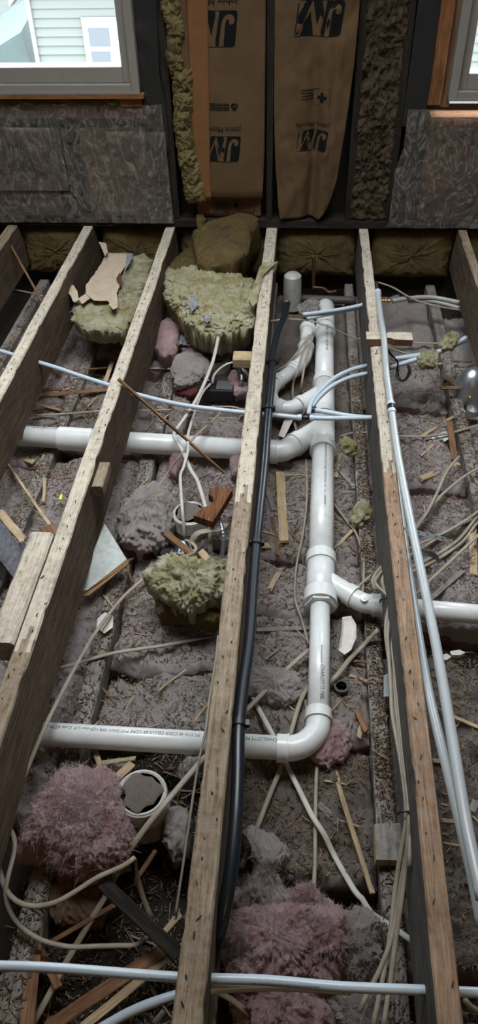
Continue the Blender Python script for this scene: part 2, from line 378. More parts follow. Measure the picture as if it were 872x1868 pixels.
# ================================================================== THE SETTING
YW = 4.13                                                   # room face of the far wall
def struct(o): o['kind'] = 'structure'; return o
ZF = -.46                                                   # top of the ceiling boards below
M['under'] = fluff('dark_dusty_boards', (.055, .045, .037), (.12, .10, .083), (.085, .07, .06), .4, .55)
struct(box('floor', -3.2, 3.2, -2.6, 4.25, -.50, ZF, M['under']))
ce = thing('ceiling', 'plastered ceiling cut open for the added rooflight', 'ceiling', (0, 0, 2.5)); struct(ce)
for a in ((-3.2, SKY[0], -2.6, 4.3), (SKY[1], 3.2, -2.6, 4.3), (SKY[0], SKY[1], -2.6, SKY[2]), (SKY[0], SKY[1], SKY[3], 4.3)): box('ceiling_panel', *a, 2.5, 2.6, M['ceil'], ce)
w3 = thing('added_rooflight', 'added unseen rooflight at the head of a light shaft', 'window', (SKY[0], SKY[2], 2.6)); struct(w3)  # out-of-view opening and shaft, added to send daylight down
for a in ((SKY[0] - .05, SKY[0], SKY[2] - .05, SKY[3] + .05), (SKY[1], SKY[1] + .05, SKY[2] - .05, SKY[3] + .05), (SKY[0], SKY[1], SKY[2] - .05, SKY[2]), (SKY[0], SKY[1], SKY[3], SKY[3] + .05)): box('added_shaft_board', *a, 2.6, SKZ, M['bare'], w3)
struct(box('wall_left', -3.3, -3.2, -2.6, 4.3, -.5, 2.5, M['bare']))
struct(box('wall_right', 3.2, 3.3, -2.6, 4.3, -.5, 2.5, M['bare']))
struct(box('wall_back', -3.2, 3.2, -2.7, -2.6, -.5, 2.5, M['bare']))
wf = thing('wall_far', 'open stud wall with windows and insulation at the far end', 'wall', (0, YW, 0)); struct(wf)
xs = [(-3.2, WIN[0][0]), (WIN[0][0], WIN[0][1]), (WIN[0][1], WIN[1][0]), (WIN[1][0], WIN[1][1]), (WIN[1][1], 3.2)]
for i, (a, b) in enumerate(xs):
    if i in (1, 3):
        w = WIN[i // 2]
        box('sheathing_panel', a, b, 4.25, 4.28, -.5, w[2] - .04, M['black'], wf); box('sheathing_panel', a, b, 4.25, 4.28, w[3], 2.5, M['black'], wf)
    else: box('sheathing_panel', a, b, 4.25, 4.28, -.5, 2.5, M['black'], wf)
for a, b, z1 in ((-.715, -.675, 2.5), (-.195, -.163, 2.5), (.232, .268, 2.5), (.445, .482, 2.5), (-1.30, -1.26, .56), (-1.75, -1.71, .56), (1.05, 1.09, .56)):
    box('stud', a, b, YW + .005, 4.25, .045, z1, M['dark_wood'], wf)
box('sole_plate', -3.2, 3.2, YW - .005, 4.25, 0, .04, M['dark_wood'], wf)
box('rim_board', -3.2, 3.2, 4.22, 4.25, ZF, -.002, M['dark_wood'], wf)
# rough framing round the windows
box('rough_sill', -1.95, -.83, YW, 4.25, .555, .615, plain('red_brown_board', (.38, .22, .16), .8, dirt=(.22, .13, .09), dscale=9, damt=.6), wf); box('rough_sill', .62, 1.9, YW, 4.25, .50, .56, M['orange_wood'], wf)
box('trimmer', .585, .655, YW - .002, 4.25, .615, 2.2, M['orange_wood'], wf)
box('sill_board', -1.95, -.80, YW - .05, YW + .08, .656, .676, M['orange_wood'], wf)
box('sill_block', -.925, -.815, YW - .03, YW + .07, .618, .655, M['orange_wood'], wf)
box('sheathing_strip', .655, .70, YW + .02, YW + .06, .60, 2.2, M['lath_dark'], wf)

def window(name, x0, x1, z0, z1):
    """casement: outer frame, stepped inner sash, glazing bead and pane"""
    w = thing(name, 'pale vinyl window letting in daylight', 'window', (x0, YW, z0)); struct(w)
    for k, (a, c, y0, y1, d, mt, nm) in enumerate(((0., .042, YW - .045, YW + .10, 0, 'frame', 'outer_frame'), (.042, .082, YW - .02, YW + .08, 0, 'frame', 'sash'), (.082, .092, YW + .02, YW + .05, 0, 'bead', 'glazing_bead'))):
        g = G()
        for V in (boxv(x0 + a, x0 + c, y0, y1, z0 + a, z1 - a), boxv(x1 - c, x1 - a, y0, y1, z0 + a, z1 - a),
                  boxv(x0 + c, x1 - c, y0, y1, z0 + a, z0 + c + (.03 if k == 1 else 0)), boxv(x0 + c, x1 - c, y0, y1, z1 - c, z1 - a)): g.add(V, BOXF)
        o = g.mk(nm, M[mt], w)
        bv = o.modifiers.new('bevel', 'BEVEL'); bv.width = .004; bv.segments = 2
    box('pane', x0 + .085, x1 - .085, YW + .034, YW + .038, z0 + .085, z1 - .085, M['glass'], w)
    box('stool', x0 - .0, x1 + .0, YW - .05, YW + .0, z0 + .0, z0 + .012, M['frame'], w)
    return w
window('window_1', -1.93, -.818, .677, 2.0); window('window_2', .682, 1.83, .643, 2.0)

# ---------------------------------------------------------------- insulation in the far wall
def sheet(name, xl, xr, zs, yf, mat, parent=None, nx=40, thick=.003):
    """an upright sheet between edges xl(z), xr(z); yf(X,Z) gives its depth"""
    z = np.asarray(zs); U = np.linspace(0, 1, nx)
    X = np.array([xl(q) + (xr(q) - xl(q)) * U for q in z]); Z = np.repeat(z[:, None], nx, 1)
    Y = yf(X, Z); A = np.stack([X, Y, Z], -1).reshape(-1, 3); B = A.copy(); B[:, 1] += thick
    n = len(z); F = []; off = n * nx
    if not thick: return mk(name, A, [(i * nx + j, i * nx + j + 1, (i + 1) * nx + j + 1, (i + 1) * nx + j) for i in range(n - 1) for j in range(nx - 1)], mat, parent, smooth=True)
    for i in range(n - 1):
        for j in range(nx - 1):
            q = (i * nx + j, i * nx + j + 1, (i + 1) * nx + j + 1, (i + 1) * nx + j); F.append(q); F.append([off + k for k in q[::-1]])
    rim = [j for j in range(nx)] + [i * nx + nx - 1 for i in range(1, n)] + [(n - 1) * nx + j for j in range(nx - 2, -1, -1)] + [i * nx for i in range(n - 2, 0, -1)]
    for a, b in zip(rim, rim[1:] + rim[:1]): F.append((b, a, off + a, off + b))
    return mk(name, np.concatenate([A, B]), F, mat, parent, smooth=True)
lin = lambda pts: (lambda z: float(np.interp(z, [p[0] for p in pts], [p[1] for p in pts])))
def on_sheet(V2d, F, yf, cx, cz, s, mat, name, parent, lift=.0022, flipz=True):
    """printed flat shapes laid on a sheet, turned upside down as the paper hangs"""
    X = cx - V2d[:, 0] * s; Z = cz - V2d[:, 1] * s
    V = np.stack([X, yf(X, Z) - lift, Z], -1)
    return mk(name, V, F, mat, parent)
def rrect(w, h, r, nx=14, ny=10, sk=0.):
    U, Wv = np.meshgrid(np.linspace(0, 1, nx), np.linspace(0, 1, ny)); V = np.stack([U.ravel() * w, Wv.ravel() * h, 0 * U.ravel()], -1)
    for q in V:
        dx = max(r - q[0], q[0] - (w - r), 0); dy = max(r - q[1], q[1] - (h - r), 0); d = math.hypot(dx, dy)
        if d > r: f = r / d; q[0] += (1 - f) * (dx if q[0] < r else -dx); q[1] += (1 - f) * (dy if q[1] < r else -dy)
    V[:, 0] += V[:, 1] * sk
    return V, [(i * nx + j, i * nx + j + 1, (i + 1) * nx + j + 1, (i + 1) * nx + j) for i in range(ny - 1) for j in range(nx - 1)]
def poly2(pts):
    V = np.array([(x, y, 0) for x, y in pts], float); return V, [list(range(len(pts)))]
def dense(V, F, n):
    return V, F
def logo(cx, cz, s, yf, par, paper, word=True, cut=None):
    """black rounded block with the two knocked-out letters, company name below; (cx,cz) = its upper-left corner as printed"""
    V, F = rrect(1.5, 1., .1, 26, 16, .12); on_sheet(V, F, yf, cx, cz, s, M['ink'], 'printed_block', par)
    # J: stem with a hook to the left
    st = [(.50 + .12 * 1, 1.0), (.36 + .12, 1.0)]
    J = [(.37, 1.0), (.53, 1.0), (.50, .40), (.47, .26), (.40, .15), (.30, .10), (.19, .11), (.10, .17), (.07, .27), (.11, .37), (.20, .39), (.26, .33), (.25, .25), (.31, .24), (.36, .30), (.375, .42)]
    Mm = [(.58, .02), (.72, .02), (.735, .08), (.69, .10), (.80, .72), (1.02, .02), (1.05, .02), (1.30, .72), (1.31, .10), (1.25, .08), (1.25, .02), (1.50, .02), (1.50, .08), (1.45, .10), (1.47, .93), (1.53, .95), (1.53, 1.0), (1.33, 1.0), (1.07, .30), (.88, 1.0), (.62, 1.0), (.61, .95), (.66, .93)]
    for pts, nm in ((J, 'printed_letter'), (Mm, 'printed_letter')):
        b2 = resample(np.array(pts), 120); V, F = poly2([(x + .12 * y, y) for x, y in b2]); on_sheet(V, F, yf, cx, cz, s, paper, nm, par, .0034)
    if word:
        V, F = text_mesh('Johns Manville', .32); V[:, 1] -= .36; V[:, 0] *= .92; on_sheet(V, F, yf, cx, cz, s, M['ink'], 'printed_name', par)
def dashes(cx, cz, w, h, rows, yf, par, mat='ink', seed=1, lift=.0022):
    g = G(); r = np.random.default_rng(seed)
    for k in range(rows):
        x = 0
        while x < w * .95:
            l = r.uniform(.06, .16) * w; l = min(l, w - x); z = h * k / rows
            V = np.array([(x, z, 0), (x + l, z, 0), (x + l, z + h / rows * .5, 0), (x, z + h / rows * .5, 0)]); X = cx - V[:, 0]; Z = cz - V[:, 1]
            g.add(np.stack([X, yf(X, Z) - lift, Z], -1), [(0, 1, 2, 3)]); x += l + w * .03
    return g.mk('printed_lines', M[mat], par)
def cross(cx, cz, s, yf, par):
    pts = [(.33, 0), (.67, 0), (.67, .33), (1, .33), (1, .67), (.67, .67), (.67, 1), (.33, 1), (.33, .67), (0, .67), (0, .33), (.33, .33)]
    V, F = poly2(pts); on_sheet(V, F, yf, cx, cz, s, M['ink'], 'printed_cross', par)
    for a in ([(-.4, -.35), (1.4, -.35), (1.4, -.3), (-.4, -.3)], [(-.4, 1.3), (1.4, 1.3), (1.4, 1.35), (-.4, 1.35)], [(-.4, -.35), (-.36, -.35), (-.36, 1.35), (-.4, 1.35)], [(1.36, -.35), (1.4, -.35), (1.4, 1.35), (1.36, 1.35)]):
        V, F = poly2(a); on_sheet(V, F, yf, cx, cz, s, M['ink'], 'printed_border', par)
# left batt
yA = lambda X, Z: YW - .004 + .010 * fbm2(X * 7, Z * 5, 3, 3) + .003 * fbm2(X * 30, Z * 22, 8, 3) - .02 * np.exp(-((X + .40) / .14) ** 2)
LA = thing('kraft_insulation_batt', 'flat brown kraft paper batt with an orange strip along its side', 'insulation', (-.38, YW, .15))
lzA = lin([(.14, -.585), (.3, -.600), (.7, -.605), (1.3, -.62)]); rzA = lin([(.13, -.225), (.16, -.215), (.4, -.205), (1.3, -.198)])
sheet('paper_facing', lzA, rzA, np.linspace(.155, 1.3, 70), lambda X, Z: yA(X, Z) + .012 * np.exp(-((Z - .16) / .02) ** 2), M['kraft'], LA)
yA2 = lambda X, Z: yA(X, Z) - .005
sheet('side_flange', lin([(.14, -.575), (.33, -.579), (.7, -.577), (1.3, -.565)]), lin([(.14, -.490), (.33, -.489), (.7, -.476), (1.3, -.460)]), np.linspace(.15, 1.3, 40), yA2, M['kraft_orange'], LA, nx=8)
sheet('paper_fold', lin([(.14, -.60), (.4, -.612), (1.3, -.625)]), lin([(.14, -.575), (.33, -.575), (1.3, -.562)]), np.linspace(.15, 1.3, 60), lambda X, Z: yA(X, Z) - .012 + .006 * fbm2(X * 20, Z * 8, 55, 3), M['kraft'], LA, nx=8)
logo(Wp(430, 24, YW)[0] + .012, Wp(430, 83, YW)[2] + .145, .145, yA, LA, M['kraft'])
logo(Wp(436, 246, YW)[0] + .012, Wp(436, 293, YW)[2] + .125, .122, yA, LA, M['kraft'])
dashes(Wp(419, 190, YW)[0], Wp(419, 186, YW)[2], .10, .035, 5, yA, LA)
V, F = poly2([(0, .2), (.3, 0), (.7, 0), (1, .25), (.95, .7), (.8, .55), (.75, 1), (.6, .8), (.5, 1.25), (.4, .8), (.25, 1.05), (.2, .6), (.05, .75)])
on_sheet(V, F, yA, Wp(434, 187, YW)[0], Wp(434, 186, YW)[2], .034, M['ink'], 'printed_emblem', LA)
V, F = text_mesh('FP', .8); V += (.2, .25, 0); on_sheet(V, F, yA, Wp(434, 187, YW)[0], Wp(434, 186, YW)[2], .022, M['kraft'], 'printed_emblem', LA, .0034)
# the batt end below it, in the shade
yA3 = lambda X, Z: YW + .03 + .01 * fbm2(X * 9, Z * 9, 4, 3)
LB = thing('kraft_batt_offcut', 'short length of brown kraft batt below the flat batt at the sole plate', 'insulation', (-.38, YW + .03, .045))
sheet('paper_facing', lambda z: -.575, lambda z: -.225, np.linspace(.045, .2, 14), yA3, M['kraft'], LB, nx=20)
sheet('side_flange', lambda z: -.575, lambda z: -.49, np.linspace(.05, .2, 8), lambda X, Z: yA3(X, Z) - .004, M['kraft_orange'], LB, nx=6)
dashes(-.40, .125, .075, .05, 5, yA3, LB); cross(-.345, .125, .03, yA3, LB)
V, F = text_mesh('Johns Manville', .045); on_sheet(V, F, yA3, -.26, .045 + .03, 1., M['ink'], 'printed_name', LB)
# right batt, pinched into folds
def yB(X, Z):
    c = X - (.035 + .02 * np.sin(Z * 4))
    return YW - .012 + .045 * np.exp(-(c / .03) ** 2) * np.clip((1.0 - Z) * 1.4, .1, 1) + .014 * fbm2(X * 8, Z * 4.5, 21, 4) + .006 * (1 - 2 * np.abs(fbm2(X * 16 + Z * 6, Z * 8, 31, 3))) + .010 * (1 - 2 * np.abs(fbm2(X * 7 - Z * 3, Z * 3.5, 33, 3))) - .022 / (1 + np.exp(-(X - .14 - .02 * (Z - .6)) / .004)) * np.clip(Z * 2 - .3, 0, 1) - .025 * np.exp(-((X - .10) / .05) ** 2) - .012 * np.exp(-((X + .08) / .06) ** 2)
LC = thing('kraft_insulation_batt', 'rumpled brown kraft paper batt beside the brown wool, gathered towards its foot', 'insulation', (.03, YW, .06))
def footz(u): return .06
lC = lin([(.05, -.118), (.12, -.13), (.35, -.15), (.6, -.158), (1.3, -.162)]); rC = lin([(.05, .09), (.1, .125), (.16, .15), (.25, .175), (.5, .20), (.8, .222), (1.3, .232)])
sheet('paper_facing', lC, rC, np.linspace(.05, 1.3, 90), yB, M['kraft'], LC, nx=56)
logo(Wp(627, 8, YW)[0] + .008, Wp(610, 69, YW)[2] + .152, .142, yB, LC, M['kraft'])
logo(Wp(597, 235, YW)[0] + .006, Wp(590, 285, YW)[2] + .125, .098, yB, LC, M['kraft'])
cross(Wp(596, 170, YW)[0], Wp(596, 168, YW)[2], .045, yB, LC); dashes(Wp(572, 165, YW)[0], Wp(572, 163, YW)[2], .06, .05, 4, yB, LC, seed=4)
V, F = text_mesh('JMutit', .035); on_sheet(V, F, yB, Wp(570, 184, YW)[0], Wp(570, 184, YW)[2] + .02, 1., M['redink'], 'printed_code', LC)
# exposed fluffy edge left of the flat batt
def lump(name, poly, h, hb, mat, seed, amp, freq, label=None, cat='insulation', group=None, fib=900, fl=(.008, .022), parent=None, fw=.0005, fmat=None, **k):
    V, F = pillowg(poly, h, hb, seed, amp, freq, fine=.030 if mat.name == 'yellow_fibreglass' else .014, **k)
    fib = int(fib * 2.6) if mat.name.startswith(('yellow', 'brown_y')) else int(fib * 1.5); fw = fw * 1.3
    if fib and parent is None:
        t = thing(name, label, cat, (*poly.mean(0)[:2], V[:, 2].min()), group); mk('wad', V, F, mat, t, smooth=True)
        V2_, F2 = fibreg(V, F, fib, *fl, fw, seed); tag(mk('loose_fibres', V2_, F2, fmat or mat, t), kind='stuff'); return t
    o = mk(name, V, F, mat, parent, smooth=True)
    if parent is None: tag(o, label, cat, group)
    return o
t = thing('fibreglass_edge', 'ragged yellow fibreglass edge bulging beside the orange strip', 'insulation', (-.6, YW, .1))
M['yellow_edge'] = fluff('amber_fibreglass', (.26, .19, .07), (.55, .46, .22), (.20, .15, .08), .52, .64)
edge_px = [(293, -40), (302, 30), (312, 62), (306, 95), (316, 130), (322, 165), (322, 200), (322, 235), (330, 270), (333, 300), (338, 335), (345, 365)]
for i in range(len(edge_px) - 1):
    a, b = edge_px[i], edge_px[i + 1]; r_ = np.random.default_rng(i); w = 27 + r_.uniform(-4, 6)
    q = [Wp(x, y, YW - .005) for x, y in ((a[0] - 3, a[1] - 6), (a[0] + w, a[1] - 4), (b[0] + w - 2, b[1] + 4), (b[0] - 3, b[1] + 6))]
    c = np.mean(q, 0); q = np.array(q); qq = np.stack([q[:, 0], q[:, 2], 0 * q[:, 0]], -1)
    V, F = pillowg(qq, .035, .03, 40 + i, .014, 22, n=60, rings=9, p=3)
    V = np.stack([V[:, 0], YW - .0 - V[:, 2], V[:, 1]], -1); mk('wad', V, (F[0][:, ::-1],), M['yellow_edge'], t, smooth=True)
    V2_, F2 = fibreg(V, F, 500, .006, .022, .0007, i); tag(mk('loose_fibres', V2_, F2, M['yellow_edge'], t), kind='stuff')
# brown wool between the right-hand studs
yC = lambda X, Z: YW + .005 + .022 * fbm(np.stack([X * 22, Z * 22, 0 * X], -1), 77, 5, .62) + .012 * np.abs(fbm(np.stack([X * 60, Z * 60, 0 * X], -1), 78, 3)) + .01 * fbm(np.stack([X * 90, Z * 90, 0 * X], -1), 5, 3)
t = thing('mineral_wool_fill', 'crumbly brown wool packed between studs beside the rumpled batt', 'insulation', (.35, YW, .04))
o = sheet('wool', lambda z: .262, lambda z: .452, np.linspace(.05, 1.3, 170), yC, M['wool'], t, nx=60)
V = np.array([v.co[:] for v in o.data.vertices]) + root_loc(t); F = [list(p.vertices) for p in o.data.polygons]
V2_, F2 = fibreg(V, F, 5000, .006, .02, .0012, 5, 1.2); tag(mk('loose_fibres', V2_, F2, M['wool'], t), kind='stuff')

# under the left window, behind the clear sheet
t = thing('kraft_insulation_batt', 'brown batt behind the clear plastic, the one nearer the fluffy yellow edge', 'insulation', (-1.0, YW + .03, .05))
yD = lambda X, Z: YW + .03 + .012 * fbm2(X * 6, Z * 6, 9, 3) + .01 * np.exp(-((Z - .26 - .05 * np.sin(X * 7)) / .02) ** 2)
sheet('paper_facing', lambda z: -1.17, lambda z: -.80, np.linspace(.045, .50, 30), yD, plain('grey_brown_kraft', (.52, .42, .31), .8, dirt=(.36, .28, .20), dscale=9, damt=.6), t)
t = thing('kraft_insulation_batt', 'brown batt behind clear plastic at the picture edge under the window', 'insulation', (-1.6, YW + .03, .05))
sheet('paper_facing', lambda z: -1.72, lambda z: -1.33, np.linspace(.045, .50, 30), lambda X, Z: yD(X + 3, Z), bpy.data.materials['grey_brown_kraft'], t)
wv = [Wp(*p, YW + .04) for p in ((103, 232), (120, 232), (124, 275), (133, 318), (118, 318), (108, 270))]
qq = np.array([(p[0], p[2], 0) for p in wv]); V, F = pillowg(qq, .02, .02, 91, .008, 30, n=60, rings=8); V = np.stack([V[:, 0], YW + .035 - V[:, 2], V[:, 1]], -1)
tag(mk('fibreglass_strip', V, (F[0][:, ::-1],), M['yellow'], None, True), 'narrow yellow fibreglass strip behind the clear plastic', 'insulation')
t = thing('fibreglass_packing', 'yellow fibreglass stuffed in the gap under the window sill board', 'insulation', (-1.3, YW, .615))
for i in range(9):
    x = -1.9 + i * .11; q = np.array([(x, .620, 0), (x + .115, .618, 0), (x + .115, .655, 0), (x, .655, 0)])
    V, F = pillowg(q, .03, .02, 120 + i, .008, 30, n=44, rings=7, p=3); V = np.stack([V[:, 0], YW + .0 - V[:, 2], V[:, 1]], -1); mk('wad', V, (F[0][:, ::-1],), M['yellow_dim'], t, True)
# right of the trimmer, behind the other sheet
t = thing('kraft_insulation_batt', 'brown printed batt behind hanging plastic under the window at the picture edge', 'insulation', (.9, YW + .03, .05))
yE = lambda X, Z: YW + .03 + .014 * fbm2(X * 6, Z * 6, 19, 3)
M['kraft_red'] = plain('ruddy_kraft', (.40, .23, .13), .8, dirt=(.28, .18, .11), dscale=5, damt=.8)
sheet('paper_facing', lambda z: .62, lambda z: 1.05, np.linspace(.045, .5, 30), yE, M['kraft_red'], t)
logo(1.06, .475, .12, yE, t, M['kraft_red'], word=False)

# plastic sheets
def wr(X, Z, s): return .014 * fbm2(X * 5, Z * 5, s, 3) + .012 * (.3 - np.abs(fbm2(X * 9 + Z * 5, Z * 5 - X * 6, s + 3, 4))) ** 2 * 6 + .006 * (1 - 2 * np.abs(fbm2(X * 22 - Z * 9, Z * 14 + X * 8, s + 4, 3))) + .002 * fbm2(X * 60, Z * 60, s + 5, 2)
tag(sheet('plastic_sheet', lambda z: -1.95, lin([(.03, -.705), (.62, -.72)]), np.linspace(.022, .622, 120), lambda X, Z: YW - .022 + wr(X, Z, 51), M['film'], nx=220, thick=0), 'wrinkled clear plastic sheet stapled below the window beside the fluffy edge', 'plastic sheet')
tag(sheet('plastic_flap', lin([(.2, -.99), (.5, -1.02)]), lambda z: -.71, np.linspace(.03, .50, 80), lambda X, Z: YW - .034 + wr(X, Z, 71), M['film'], nx=100, thick=0), 'second layer of clear plastic lapped over the sheet below the window', 'plastic sheet')
tag(sheet('plastic_flap', lambda z: -1.95, lambda z: -1.26, np.linspace(.2, .52, 30), lambda X, Z: YW - .034 + wr(X, Z, 171), M['film'], nx=50, thick=0), 'clear plastic layer with a crossing fold at the picture edge below the window', 'plastic sheet')
tag(sheet('plastic_strip', lin([(.4, -.82), (.62, -.818), (1.4, -.815)]), lin([(.0, -.70), (.6, -.70), (.75, -.72), (1.4, -.69)]), np.linspace(.40, 1.4, 60), lambda X, Z: YW - .016 + wr(X, Z, 81) * .8, M['blackfilm'], nx=16, thick=0), 'black plastic strip running up beside the pale window frame', 'plastic sheet')
tag(sheet('plastic_strip', lin([(.55, .482), (1.4, .492)]), lin([(.5, .58), (.64, .59), (1.4, .592)]), np.linspace(.52, 1.4, 50), lambda X, Z: YW - .012 + wr(X, Z, 91) * .5, M['blackfilm'], nx=12, thick=0), 'black plastic strip beside the orange trimmer post and the brown wool', 'plastic sheet')
tag(sheet('plastic_sheet', lin([(-.03, .44), (.05, .468), (.3, .47), (.42, .50), (.55, .50)]), lambda z: 1.4, np.linspace(.012, .60, 110), lambda X, Z: YW - .024 + wr(X, Z, 61), M['film'], nx=170, thick=0), 'clear plastic sheet hanging loose under the other window beside the brown wool', 'plastic sheet')

# ---------------------------------------------------------------- outside
gd = box('ground_outside', -30, 30, 4.6, 40, -5.2, -5.0, M['ground']); struct(gd)
YN = 11.5
hs = thing('neighbour_house', 'pale green clapboard house with a small white window, seen through the glass', 'house', (-3, YN, -5))
xc0, xc1 = Wp(46, 0, YN)[0], Wp(52, 0, YN)[0]
box('wall_core', xc0, 8, YN + .04, YN + 5, -5, .62, M['siding'], hs)
lap = .105
for k in range(54):
    z = -5 + k * lap
    V = boxv(xc1, 8, YN, YN + .04, z, z + lap + .01); V[4:6, 1] += .034; mk('clapboard', V, BOXF, M['siding'], hs)
box('corner_board', xc0, xc1 + .01, YN - .02, YN + .06, -5, .62, M['housetrim'], hs)
a = Wp(148, 31, YN); b = Wp(216, 31, YN); lo = Wp(183, 150, YN)[2]
wn = box('window_trim', a[0], b[0], YN - .03, YN + .03, lo, a[2], M['housetrim'], hs)
p0 = Wp(161, 50, YN); p1 = Wp(203, 84, YN); box('pane', p0[0], p1[0], YN - .035, YN - .028, p1[2], p0[2], M['houseglass'], wn)
p0 = Wp(167, 93, YN); p1 = Wp(206, 130, YN); box('pane', p0[0], p1[0], YN - .035, YN - .028, p1[2], p0[2], M['houseglass'], wn)
g = G(); g.add([(xc0 - .3, YN - .5, .55), (8, YN - .5, .55), (8, YN + 2.5, 2.0), (xc0 - .3, YN + 2.5, 2.0), (xc0 - .3, YN - .5, .65), (8, YN - .5, .65), (8, YN + 2.5, 2.1), (xc0 - .3, YN + 2.5, 2.1)], BOXF); g.mk('roof', M['roofing'], hs)
h2 = thing('far_house', 'plain grey house beyond the clapboard house corner', 'house', (-8, 19, -5))
box('wall_core', -14, Wp(60, 60, 19)[0] + 1.0, 19, 24, -5, 1.2, M['housewall'], h2)
g = G(); q = [Wp(-30, 100, 16), Wp(52, 48, 16), Wp(75, 125, 16), Wp(-30, 140, 16)]; g.add([(p[0], 15.5, p[2]) for p in q] + [(p[0], 17.5, p[2] + .4) for p in q], [(3, 2, 1, 0), (4, 5, 6, 7), (0, 1, 5, 4), (1, 2, 6, 5), (2, 3, 7, 6), (3, 0, 4, 7)]); g.mk('porch_roof', M['roofing'], h2)
g = G(); q = [Wp(12, -12, 14), Wp(34, -12, 14), Wp(17, 13, 14)]; g.add([(p[0], 14, p[2]) for p in q] + [(p[0], 14.3, p[2]) for p in q], [(0, 2, 1), (3, 4, 5), (0, 1, 4, 3), (1, 2, 5, 4), (2, 0, 3, 5)]); g.mk('gable_trim', M['housetrim'], h2)

# ================================================================== JOISTS
M['joist_side'] = wood('shaded_joist_side', (.05, .034, .024), (.14, .10, .07), (.25, .19, .14))  # joist wood darkened for the sides, shade put into the colour
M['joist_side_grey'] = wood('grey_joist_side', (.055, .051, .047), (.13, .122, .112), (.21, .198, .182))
JX = [(-1.66, -1.60), (-1.222, -1.168), (-.757, -.702), (-.193, -.132), (.312, .362), (.848, .893), (1.36, 1.41)]
JB = -.255
def joist(x0, x1, label, tops, side, seed, y0=-.9, y1=4.215):
    """one long joist; tops = [(y from, material)] for its worn top"""
    r = np.random.default_rng(seed); n = 230; ys = np.linspace(y0, y1, n); w = x1 - x0
    t = thing('floor_joist', label, 'joist', ((x0 + x1) / 2, y0, JB))
    prof = [(0, JB), (1, JB), (1, -.09), (1, -.006), (.93, 0), (.7, 0), (.5, 0), (.3, 0), (.07, 0), (0, -.006), (0, -.09)]
    m = len(prof); pr = np.array(prof); Yg = np.repeat(ys[:, None], m, 1); X = np.repeat((x0 + pr[:, 0] * w)[None], n, 0); Z0 = np.repeat(pr[:, 1][None], n, 0); Z = Z0.copy()
    g = np.stack([Yg + seed * 3, X, Z0], -1).reshape(-1, 3); e = fbm(np.stack([X * 30, Yg * 9, Z0 * 12], -1), seed, 3)
    for q in (3, 9): Z[:, q] += np.minimum(0, e[:, q] * .007); X[:, q] += (-1 if q == 3 else 1) * np.maximum(0, fbm(np.stack([ys * 14., 0 * ys + q, 0 * ys + 2.], -1), seed + 3, 3) - .25) * .014
    for q in (4, 8): Z[:, q] += np.minimum(0, e[:, q] * .006); X[:, q] += (-1 if q == 4 else 1) * np.maximum(0, fbm(np.stack([ys * 14., 0 * ys + q + .6, 0 * ys + 2.], -1), seed + 4, 3) - .25) * .010
    Z[:, 4:9] += e[:, 4:9] * .0018; X += .0035 * fbm(np.stack([ys * 1.3, 0 * ys + seed, 0 * ys], -1), 2, 2)[:, None]
    V = np.stack([X, Yg, Z], -1).reshape(-1, 3)
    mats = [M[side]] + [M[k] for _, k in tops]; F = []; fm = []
    for k in range(n - 1):
        for q in range(m):
            j = (q + 1) % m; F.append((k * m + q, k * m + j, (k + 1) * m + j, (k + 1) * m + q)); mi = 0
            if 3 <= q <= 8:
                for i, (yy, _) in enumerate(tops):
                    if ys[k] + .05 * math.sin(q * 2.1) >= yy: mi = i + 1
            fm.append(mi)
    F.append(list(range(m))[::-1]); F.append([(n - 1) * m + q for q in range(m)]); fm += [0, 0]
    mk('beam', V, F, None, t, grain=g, mats=mats, fmat=fm)
    h = G()
    for y in np.arange(.3, 4.1, .055):                               # old nail holes and splits
        if r.random() < .8:
            x = (x0 + x1) / 2 + r.normal() * w * .14; l = r.uniform(.003, .010); b = r.uniform(.0012, .0026); a = r.normal() * .35
            yy = y + r.normal() * .012; c, s_ = math.cos(a), math.sin(a)
            h.add([(x + u * c * b - v * s_ * l, yy + u * s_ * b + v * c * l, .0022) for u, v in ((-1, -.5), (0, -1), (1, -.4), (.8, .6), (0, 1), (-.9, .5))], [range(6)])
    o = h.mk('nail_holes', M['black'], t); o['kind'] = 'stuff'
    return t
JT = {}
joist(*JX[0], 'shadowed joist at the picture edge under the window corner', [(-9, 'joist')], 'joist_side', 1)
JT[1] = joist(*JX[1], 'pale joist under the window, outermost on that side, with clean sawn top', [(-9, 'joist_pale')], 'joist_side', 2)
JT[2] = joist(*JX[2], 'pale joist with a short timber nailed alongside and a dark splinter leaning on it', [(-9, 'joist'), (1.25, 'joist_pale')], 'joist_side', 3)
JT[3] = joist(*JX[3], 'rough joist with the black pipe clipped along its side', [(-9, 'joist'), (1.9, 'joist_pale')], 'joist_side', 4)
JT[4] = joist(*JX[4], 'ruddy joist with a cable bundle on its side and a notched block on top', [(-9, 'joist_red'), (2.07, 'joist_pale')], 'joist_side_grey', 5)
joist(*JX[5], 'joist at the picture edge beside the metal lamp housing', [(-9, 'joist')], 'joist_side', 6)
joist(*JX[6], 'joist beyond the picture edge', [(-9, 'joist')], 'joist_side', 8)

